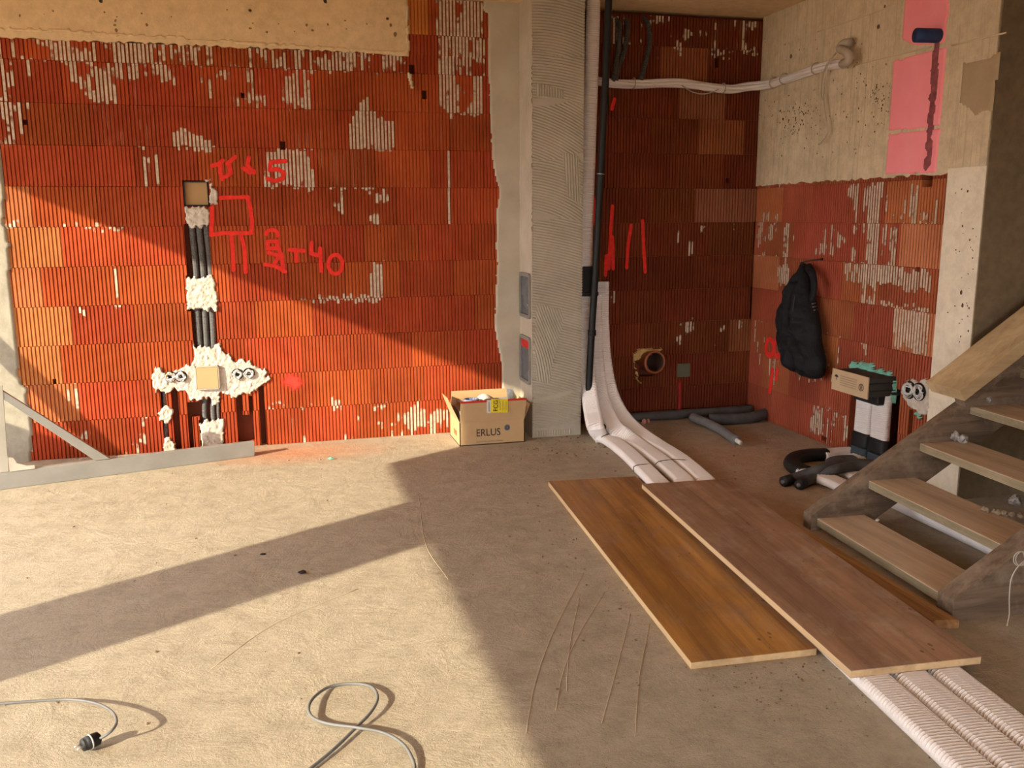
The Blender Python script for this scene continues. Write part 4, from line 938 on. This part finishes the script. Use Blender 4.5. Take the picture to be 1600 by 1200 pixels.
# cable bundle along alcove and right wall
def wpt(x, y, d): return WA(x, y, d) if x <= 1180 else WC(x, y, d)
cb_ = thing('cable_bundle', 'white cable bundle tied along the alcove wall and the right concrete wall', 'cable', WA(1060, 132))
base_ = [(930, 126), (960, 129), (1000, 131), (1060, 130), (1100, 134), (1140, 138), (1165, 136), (1200, 132), (1230, 122), (1260, 112), (1290, 104), (1318, 99)]
for k_, (dy, dd_, r_) in enumerate(((-3, .03, .016), (2.5, .035, .018), (0, .055, .013), (5, .03, .011))):
    pts = [wpt(x, y+dy+1.2*math.sin(i*1.7+k_*2), dd_+.006*math.sin(i+k_)) for i, (x, y) in enumerate(base_)]
    loc_child(tube('cable', pts, r_, M_whiteC, step=.04, seg=8), cb_)
for x, y in ((990, 130), (1130, 138), (1209, 129), (1225, 123), (1275, 107)):
    c_ = wpt(x, y, .04); n_ = (1, 0, 0) if x < 1180 else (0, 1, .15); v, f = ring_vf(c_, n_, .036, .004, 16, 5); loc_child(ob('cable_tie', v, f, M_wire, smooth=True), cb_)
tag(tube('thin_wire', [WA(1065, 133, .05), WA(1080, 143, .05), WA(1098, 147, .05), WA(1115, 143, .05), WA(1128, 136, .05)], .004, M_wire, step=.02, seg=6), 'thin cream wire sagging below the cable bundle in the alcove', 'wire')
pts = [WC(1316, 100, .06), WC(1325, 96, .09), WC(1327, 87, .1), WC(1320, 80, .1), WC(1312, 76, .08), WC(1318, 68, .06), WC(1330, 66, .05)]
tag(tube('cable_end', pts, .026, M_wire, step=.02, seg=12), 'bent cream cable end turned up at the right end of the cable bundle', 'cable')
tag(tube('hanging_wire', [WC(1306, 83, .06), WC(1296, 96, .07), WC(1291, 112, .06), WC(1287, 150, .05), WC(1290, 180, .05), WC(1294, 205, .05), WC(1287, 218, .05), WC(1280, 226, .045)], .005, M_wire, step=.03, seg=6), 'long cream wire hanging down the right concrete wall from the cable end', 'wire')
tag(tube('hanging_wire', [WC(1304, 85, .06), WC(1290, 104, .07), WC(1284, 130, .05), WC(1283, 148, .05), WC(1287, 158, .048)], .004, M_wire, step=.03, seg=6), 'short dark cream wire hanging just left of the long one', 'wire')
# blue pipe stub
r = thing('blue_pipe', 'short blue pipe stub sticking out of the pink insulation', 'pipe', WC(1472, 57))
e_ = P(1448, 57, 0, XC-.16); yy, zz_ = WC(1471, 56)[1], WC(1471, 56)[2]
loc_child(tube('pipe', [(XC-.0, yy, zz_), (XC-.15, yy+.02, zz_)], .038, M_blue, step=.05, seg=18, side=(0, 1, 0)), r)

# ------------------------------------------------------------------ jacket on a nail
c0 = np.array(WC(1256, 500, .08))
jk = thing('jacket', 'black work jacket hanging from a nail on the right brick wall', 'jacket', (XC-.08, c0[1], .45))
rows_ = [(413, 1253, 1264, .020), (420, 1252, 1267, .035), (432, 1246, 1271, .055), (445, 1238, 1273, .07), (458, 1231, 1276, .085), (475, 1229, 1280, .095), (495, 1222, 1284, .10), (515, 1220, 1288, .105), (540, 1222, 1292, .11), (560, 1226, 1295, .105), (575, 1229, 1296, .095), (583, 1236, 1292, .08), (586, 1245, 1282, .04)]
V = []; NS = 48
ry = [r_[0] for r_ in rows_]; yy2 = np.linspace(ry[0], ry[-1], 46)
rows_ = [(y, np.interp(y, ry, [r_[1] for r_ in rows_]), np.interp(y, ry, [r_[2] for r_ in rows_]), np.interp(y, ry, [r_[3] for r_ in rows_])) for y in yy2]
for i, (y, xa, xb, dep) in enumerate(rows_):
    A1 = WC(xa, y, dep); A2 = WC(xb, y, dep*.6); cy_, w_ = (A1[1]+A2[1])/2, abs(A1[1]-A2[1])/2; z_ = (A1[2]+A2[2])/2
    for j in range(NS):
        th = 2*math.pi*j/NS; sx = math.sin(th)*w_
        fold = .022*math.sin(sx*55+i*.16+1.5*math.sin(i*.21))+.030*(float(vnoise(sx*1.0+5, i*.03, 9, 4))-.5)*2+.016*(float(vnoise(sx+3, i*.06, 26, 6))-.5)*2
        fold *= min(1, i/5)*max(0, math.sin(th/1)**0*(.5-.5*math.cos(2*(th+math.pi/2)))) if math.cos(th) < .3 else .15
        xx_ = XC-.012-dep*.95+min(dep*math.cos(th), dep*.93)+fold*(1 if math.cos(th) < .3 else 0)
        V.append((min(xx_, XC-.004), cy_+sx*(1+.05*math.sin(i*.5+sx*20)), z_+.010*math.sin(2*th+i*.2)))
n = len(rows_); Fc = [(i*NS+j, i*NS+(j+1) % NS, (i+1)*NS+(j+1) % NS, (i+1)*NS+j) for i in range(n-1) for j in range(NS)]+[tuple(range(NS)), tuple(range((n-1)*NS, n*NS))]
bod = ob('body', V, Fc, M_jack, smooth=True)
md = bod.modifiers.new('s', 'SUBSURF'); md.levels = 0; md.render_levels = 1
loc_child(bod, jk)
sl_ = tube('sleeve', [WC(1240, 442, .13), WC(1231, 465, .17), WC(1227, 500, .18), WC(1226, 535, .17)], .050, M_jack, b=.030, step=.03, side=(0, 1, 0), seg=14); loc_child(sl_, jk)
loc_child(tube('cuff', [WC(1226, 530, .17), WC(1226, 546, .17)], .050, simple('dark_grey_cuff', (.035, .036, .04)), b=.03, side=(0, 1, 0), step=.01, seg=14), jk)
loc_child(tube('collar', [WC(1262, 416, .05), WC(1270, 430, .10), WC(1272, 450, .12), WC(1268, 470, .13)], .028, M_jack, b=.016, step=.02, side=(0, 1, 0), seg=10), jk)
bpy.context.view_layer.update()
def hit(obj, x, y):
    mi = obj.matrix_world.inverted(); o_ = mi @ Vector((0, 0, H)); d_ = (mi.to_3x3() @ Vector(ray(x, y))).normalized()
    ok, lo, nn, _ = obj.ray_cast(o_, d_); return (np.array(obj.matrix_world @ lo), ok)
for xx, yy_ in ((1267, 470), (1269, 475), (1270, 480), (1272, 485)):
    p_, ok = hit(bod, xx, yy_); p2_, ok2 = hit(bod, xx+6, yy_-1.5)
    if ok and ok2: loc_child(tube('chest_print', [p_-[.003, 0, 0], p2_-[.003, 0, 0]], .0045, simple('pale_print', (.30, .27, .26)), step=.02, seg=6), jk)
sm_ = [hit(bod, x, y) for x, y in ((1243, 462), (1240, 480), (1239, 500))]
if all(k for _, k in sm_): loc_child(tube('seam', [p-[.003, 0, 0] for p, _ in sm_], .004, simple('grey_seam', (.05, .05, .055)), step=.02, seg=6), jk)
nl = tube('nail', [(XC+.03, WC(1284, 405)[1], WC(1284, 405)[2]), WC(1284, 405, .01), WC(1262, 408, .07), WC(1250, 411, .10)], .005, M_black, step=.02, seg=6); tag(nl, 'bent black nail in the brick wall holding the jacket', 'nail')

# ------------------------------------------------------------------ duct outlet box on the right wall
XF = XC-.20
a_, b_, c2_, d2_ = P(1301, 575, 0, XF), P(1357, 590, 0, XF), P(1356, 625, 0, XF), P(1301, 608, 0, XF)
ya, yb = a_[1], b_[1]; zt, zb = (a_[2]+b_[2])/2, (c2_[2]+d2_[2])/2
ob_ = thing('duct_outlet_box', 'black duct outlet box with cardboard cover, foamed into the right brick wall', 'duct box', (XC, (ya+yb)/2, zb))
loc_child(box('body', (XF+.008, yb+.004, zb+.01), (XC+.04, ya-.004, zt-.006), simple('dark_box', (.045, .042, .035)), None, .004), ob_)
loc_child(box('lower_body', (XC-.11, yb+.02, zb-.05), (XC+.03, ya-.10, zb+.02), M_black, None, .008), ob_)
for z_ in (zt-.045, zt-.09): loc_child(box('rib', (XF+.012, yb-.002, z_), (XC, yb+.006, z_+.006), M_black), ob_)
loc_child(box('cardboard_cover', (XF, yb, zb), (XF+.008, ya, zt), M_cardL), ob_)
def cov(x0, x1, y0, y1, nm, mat=M_inkl):
    p_, q_ = P(x0, y1, 0, XF-.001), P(x1, y0, 0, XF-.001)
    return loc_child(box(nm, (XF-.0015, q_[1], min(p_[2], q_[2])), (XF-.0002, p_[1], max(p_[2], q_[2])), mat), ob_)
zmid = (zt+zb)/2; W_ = ya-yb
for i in range(5): loc_child(box('print_line', (XF-.0012, ya-W_*.70, zmid+.030-.014*i), (XF-.0002, ya-W_*.24, zmid+.0345-.014*i), M_inkl), ob_)
uc = (ya-W_*.13, zmid+.018)
um = [(XF-.001, uc[0]+.02*math.cos(q), uc[1]+.016*math.sin(q)) for q in np.linspace(0, math.pi, 9)]
loc_child(ob('umbrella_symbol', um, [tuple(range(9))], M_ink), ob_); loc_child(box('umbrella_stem', (XF-.0012, uc[0]-.0015, uc[1]-.018), (XF-.0002, uc[0]+.0015, uc[1]), M_ink), ob_)
v, f = ring_vf((XF-.001, ya-W_*.83, zmid-.004), (-1, 0, 0), .021, .0022, 22, 5); loc_child(ob('round_mark', v, f, M_ink), ob_)
loc_child(box('mark_bar', (XF-.0012, ya-W_*.83-.008, zmid-.018), (XF-.0002, ya-W_*.83-.003, zmid+.010), M_ink), ob_); loc_child(box('mark_bar', (XF-.0012, ya-W_*.83+.003, zmid-.018), (XF-.0002, ya-W_*.83+.008, zmid+.010), M_ink), ob_)
# two vertical ducts with sleeves and elbows
def vduct(xt, xb_, yb1, label, g):
    A1 = WC(xt, 622, .03); B1 = WC(xb_, yb1, .05)
    r = thing('wall_duct', label, 'duct', (B1[0], B1[1], 0), group=g)
    V, Fc = tube_vf(smoothpath([A1+[0, 0, .03], (A1+B1)/2, B1], .006), .075, .03, (0, 1, 0), 20, .003, True, True)
    loc_child(ob('duct', V, Fc, M_whiteC), r)
    loc_child(tube('black_sleeve', [B1+[0, 0, .02], B1-[.005, 0, .075]], .080, M_black, b=.035, step=.02, side=(0, 1, 0), seg=20, flat=True), r)
    loc_child(tube('coupling', [B1-[.005, 0, .07], B1-[.01, 0, .13]], .076, simple('slate_coupling', (.055, .075, .09)), b=.034, step=.02, side=(0, 1, 0), seg=20, flat=True), r)
    return r
vduct(1353, 1348, 680, 'left of the two white vertical ducts below the outlet box', 'wall ducts'); vduct(1379, 1374, 690, 'right of the two white vertical ducts below the outlet box', 'wall ducts')
el = dict(w=.062, h=.028, pitch=.012)
# ducts lying on the floor in front
r = thing('floor_duct', 'white floor duct with black elbow turning back beside the outlet box', 'duct', G(1300, 720))
def fd(pts, parent, nm='duct', mat=M_whiteC, w=.062, h=.028, corr=.004, side=(9, 0, 0)):
    V, Fc = tube_vf(smoothpath(pts, .006), w, h, side, 20, corr, True, True); return loc_child(ob(nm, V, Fc, mat, smooth=(corr == 0)), parent)
fd([G(1337, 706, .035), G(1310, 708, .035), G(1284, 711, .035)], r)
fd([G(1292, 710, .035), G(1266, 711, .035), G(1246, 715, .035), G(1238, 723, .035), G(1244, 731, .035), G(1260, 738, .035)], r, 'elbow', M_black, .054, .037, 0)
fd([G(1256, 736, .035), G(1272, 742, .035), G(1300, 752, .035), G(1340, 770, .035)], r)
fd([G(1334, 706, .035), G(1352, 703, .035), G(1362, 702, .05)], r, 'elbow', M_black, .066, .033, 0)
r = thing('floor_duct', 'second white floor duct half hidden behind the stair stringer', 'duct', G(1350, 718))
fd([G(1385, 708, .035), G(1358, 712, .035), G(1325, 722, .033)], r)
fd([G(1318, 736, .035), G(1338, 746, .035), G(1360, 755, .035), G(1400, 775, .035)], r)
fd([G(1335, 721, .036), G(1312, 722, .036), G(1302, 726, .036), G(1312, 733, .036), G(1322, 738, .036)], r, 'elbow', M_foamg, .055, .036, 0)
fd([G(1360, 711, .036), G(1375, 708, .036), G(1386, 706, .045)], r, 'elbow', M_black, .066, .033, 0)
for i, (pts, l) in enumerate((([(1226, 752), (1250, 744), (1285, 732), (1320, 724), (1380, 726)], 'upper of two grey insulated pipes crossing the floor ducts by the stairs'), ([(1250, 757), (1275, 745), (1305, 734), (1340, 728), (1400, 735)], 'lower of two grey insulated pipes crossing the floor ducts by the stairs'))):
    zz2 = [.03, .04, .085, .09, .08]
    r = thing('insulated_pipe', l, 'pipe', G(*pts[2]), group='insulated pipes by the stairs')
    loc_child(tube('foam_sleeve', [G(x, y, z) for (x, y), z in zip(pts, zz2)], .030, M_foamg, step=.02, seg=14), r)
    p0_, p1_ = np.array(G(*pts[0], .03)), np.array(G(*pts[1], .04)); d_ = (p0_-p1_)/np.linalg.norm(p0_-p1_)
    loc_child(tube('black_tape', [p0_+d_*.012, p0_-d_*.05], .031, M_black, step=.02, seg=14), r)
    loc_child(tube('inner_tube', [p0_, p0_+d_*.020], .012, M_inkg, step=.02, seg=10), r)
duct('stair_duct', [(3.18, 4.06, .036), (3.175, 3.9, .036), (3.16, 3.2, .036), (3.12, 2.2, .036)], 'white corrugated duct on the floor seen between the stair treads', None, w=.04, h=.036, mat=M_whiteC, pitch=.012)

# ------------------------------------------------------------------ site stairs
PH = math.radians(3.2)
U = np.array([math.cos(PH), -math.sin(PH), 0]); Vv = np.array([-math.sin(PH), -math.cos(PH), 0])
O = np.array([2.545, 3.712, 0]); TW = .945
sta = thing('site_stairs', 'weathered wooden site stairs climbing to the right along the wall', 'stairs', O)
def sp_(u, v_, z): return O+U*u+Vv*v_+np.array([0, 0, z])
SL = .645
L = 2.9
def stringer(v0, v1, nm='stringer'):
    poly = [(0, 0), (.31, 0), (L+.26, (L-.05)*SL), (L, L*SL+.078), (0, .078)]
    if v0 > .5: poly = [(0, 0), (.32, 0), (L+.26, (L-.05)*SL), (L, L*SL+.086), (0, .086)]
    return loc_child(prism(nm, [sp_(u, v0, z) for u, z in poly], Vv*(v1-v0), M_stair, None, .0015), sta)
stringer(-.075, 0); stringer(TW, TW+.095)
RUN, RISE = .274, .178
for k in range(9):
    u0_, z0_ = .03+RUN*k, .022+RISE*k
    o = loc_child(prism('tread', [sp_(u0_, 0, z0_), sp_(u0_+.265, 0, z0_), sp_(u0_+.265, 0, z0_+.040), sp_(u0_, 0, z0_+.040)], Vv*TW, M_tread, None, 0), sta)
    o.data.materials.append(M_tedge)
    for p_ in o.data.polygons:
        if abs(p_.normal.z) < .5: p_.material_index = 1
    bev(o, .0025)
ug, SB = .76, .70
lumber = thing('rail_board', 'pale new lumber board lying along the top of the far stair stringer', 'board', sp_(ug, -.06, .6))
def lb(nm, v0, v1, dz0, dz1, mat, u0_=ug, skew=-.035): return loc_child(prism(nm, [sp_(u0_, v0, SB*(u0_-ug)+dz0), sp_(u0_+2.0, v0, SB*(u0_+2.0-ug)+dz0), sp_(u0_+2.0+skew, v0, SB*(u0_+2.0-ug)+dz1), sp_(u0_+skew, v0, SB*(u0_-ug)+dz1)], Vv*(v1-v0), mat, None, .002), lumber)
lb('board', -.185, .070, .640, .695, M_lumb)
lb('batten', -.050, .020, .560, .640, M_stair, ug+.05)
# crumpled scraps on the treads
def scrap(x, y, k, n, s, label, mat):
    zt_ = .062+RISE*k; r = thing('crumpled_scrap', label, 'debris', (0, 0, 0))
    # intersect pixel with tread top
    c = np.array(G(x, y, zt_)); r.location = c
    for i in range(n):
        o = lump('scrap', (c[0]+random.uniform(-.01, .02)+i*.012-n*.006, c[1]+(i-n/2)*-s*1.3, zt_), (s*.8, s, s*.9), mat, 40+i+k*7, None, 2); loc_child(o, r)
M_scr = simple('crumpled_film', (.50, .46, .42), (.08, .065, .055), 70, .6, .8, 90)
scrap(1493, 690, 2, 4, .028, 'crumpled grey film scraps on the third tread from the floor', M_scr)
scrap(1566, 806, 1, 7, .015, 'low heap of dusty mortar rubble on the back of the second tread', simple('rubble_dust', (.34, .26, .18), (.2, .15, .10), 60, .9, .8, 60))
scrap(1541, 632, 3, 2, .028, 'two small crumpled grey scraps on the fourth tread from the floor', M_scr)
scrap(1590, 792, 1, 1, .03, 'grey crumb of rubble at the right end of the second tread', M_scr)
tagp = lump('wood_chip', G(1371, 815, .062), (.014, .012, .008), M_bracket, 77, None, 1); tag(tagp, 'tiny pale chip on the back edge of the lowest tread', 'debris')
# string hanging off the near stringer
base = P(1590, 872, 1, 2.60)
pts = []
for q in np.linspace(0, 4*math.pi, 22): pts.append(base+np.array([.028*math.cos(q)+.004*q*.3, -.004-.002*q*.2, .028*math.sin(q)]))
pts += [P(1591, 885, 1, 2.585), P(1580, 905, 1, 2.585), P(1577, 935, 1, 2.585), P(1577, 960, 1, 2.58), P(1573, 978, 1, 2.57)]
tag(tube('string', pts, .0022, simple('string_fibre', (.50, .44, .36)), step=.008, seg=6), 'frayed pale string looped on the near stair stringer', 'string')

M_rdg = simple('trowel_ridge', (.60, .47, .32), (.50, .39, .26), 9, .9)
for q in (((912, 895), (868, 980), (838, 1060), (822, 1145)), ((945, 925), (905, 990), (880, 1050), (868, 1110)), ((1015, 975), (1000, 1050), (992, 1150)), ((985, 960), (962, 1050), (940, 1130)), ((905, 935), (890, 1010), (885, 1080)), ((655, 780), (665, 850), (700, 905)), ((560, 920), (430, 975), (330, 1045))):
    tube('trowel_ridge', [G(x, y, .0003) for x, y in q], .0015, M_rdg, floor, b=.0015, step=.06, seg=5)
# ------------------------------------------------------------------ crumbs
def crumbs(n, area, s, mat, seed):
    rr_ = random.Random(seed); parts = []
    for _ in range(n):
        x, y = area(rr_); z = 0
        if not (-1.7 < x < 3.5 and y < 6.1): continue
        k = s*(.4+rr_.random()**2*1.2); a = rr_.random()*6.28; v, f = box_vf((-k, -k*.6, 0), (k, k*.6, k*.6))
        v = [(x+p[0]*math.cos(a)-p[1]*math.sin(a)*(1-.3*(p[2] > 0)), y+p[0]*math.sin(a)+p[1]*math.cos(a), p[2]) for p in v]; parts.append((v, f))
    v, f = join(*parts); return v, f
def ar_all(r): return (r.uniform(-1.2, 2.4), r.uniform(1.9, 6.0))
def ar_ch(r): return (r.gauss(1.95, .25), r.uniform(5.3, 5.88))
def ar_b(r): return (r.gauss(1.35, .15), r.uniform(2.4, 4.8))
def ar_al(r): return (r.uniform(2.4, 3.4), r.uniform(4.6, 6.0))
def ar_n(r): return (r.uniform(1.3, 1.9), r.gauss(2.45, .12))
v, f = join(crumbs(240, ar_all, .004, None, 1), crumbs(130, ar_ch, .006, None, 2), crumbs(90, ar_b, .004, None, 3), crumbs(70, ar_al, .005, None, 4), crumbs(120, ar_n, .0035, None, 5))
cr = stuff(ob('floor_crumbs', v, f, simple('crumb', (.30, .20, .12), (.14, .09, .06), 40, .9), floor))
for (x, y, s, l, m_) in ((517, 718, .016, 'small greenish white scrap on the floor in front of the brick wall', M_green), (472, 896, .014, 'dark crumb in the shadow band across the floor', M_ink), (410, 867, .010, 'small dark chip left of the dark crumb in the shadow band', M_ink)):
    tag(lump('floor_scrap', G(x, y), (s*1.6, s, s*.5), m_, x, None, 1), l, 'debris')
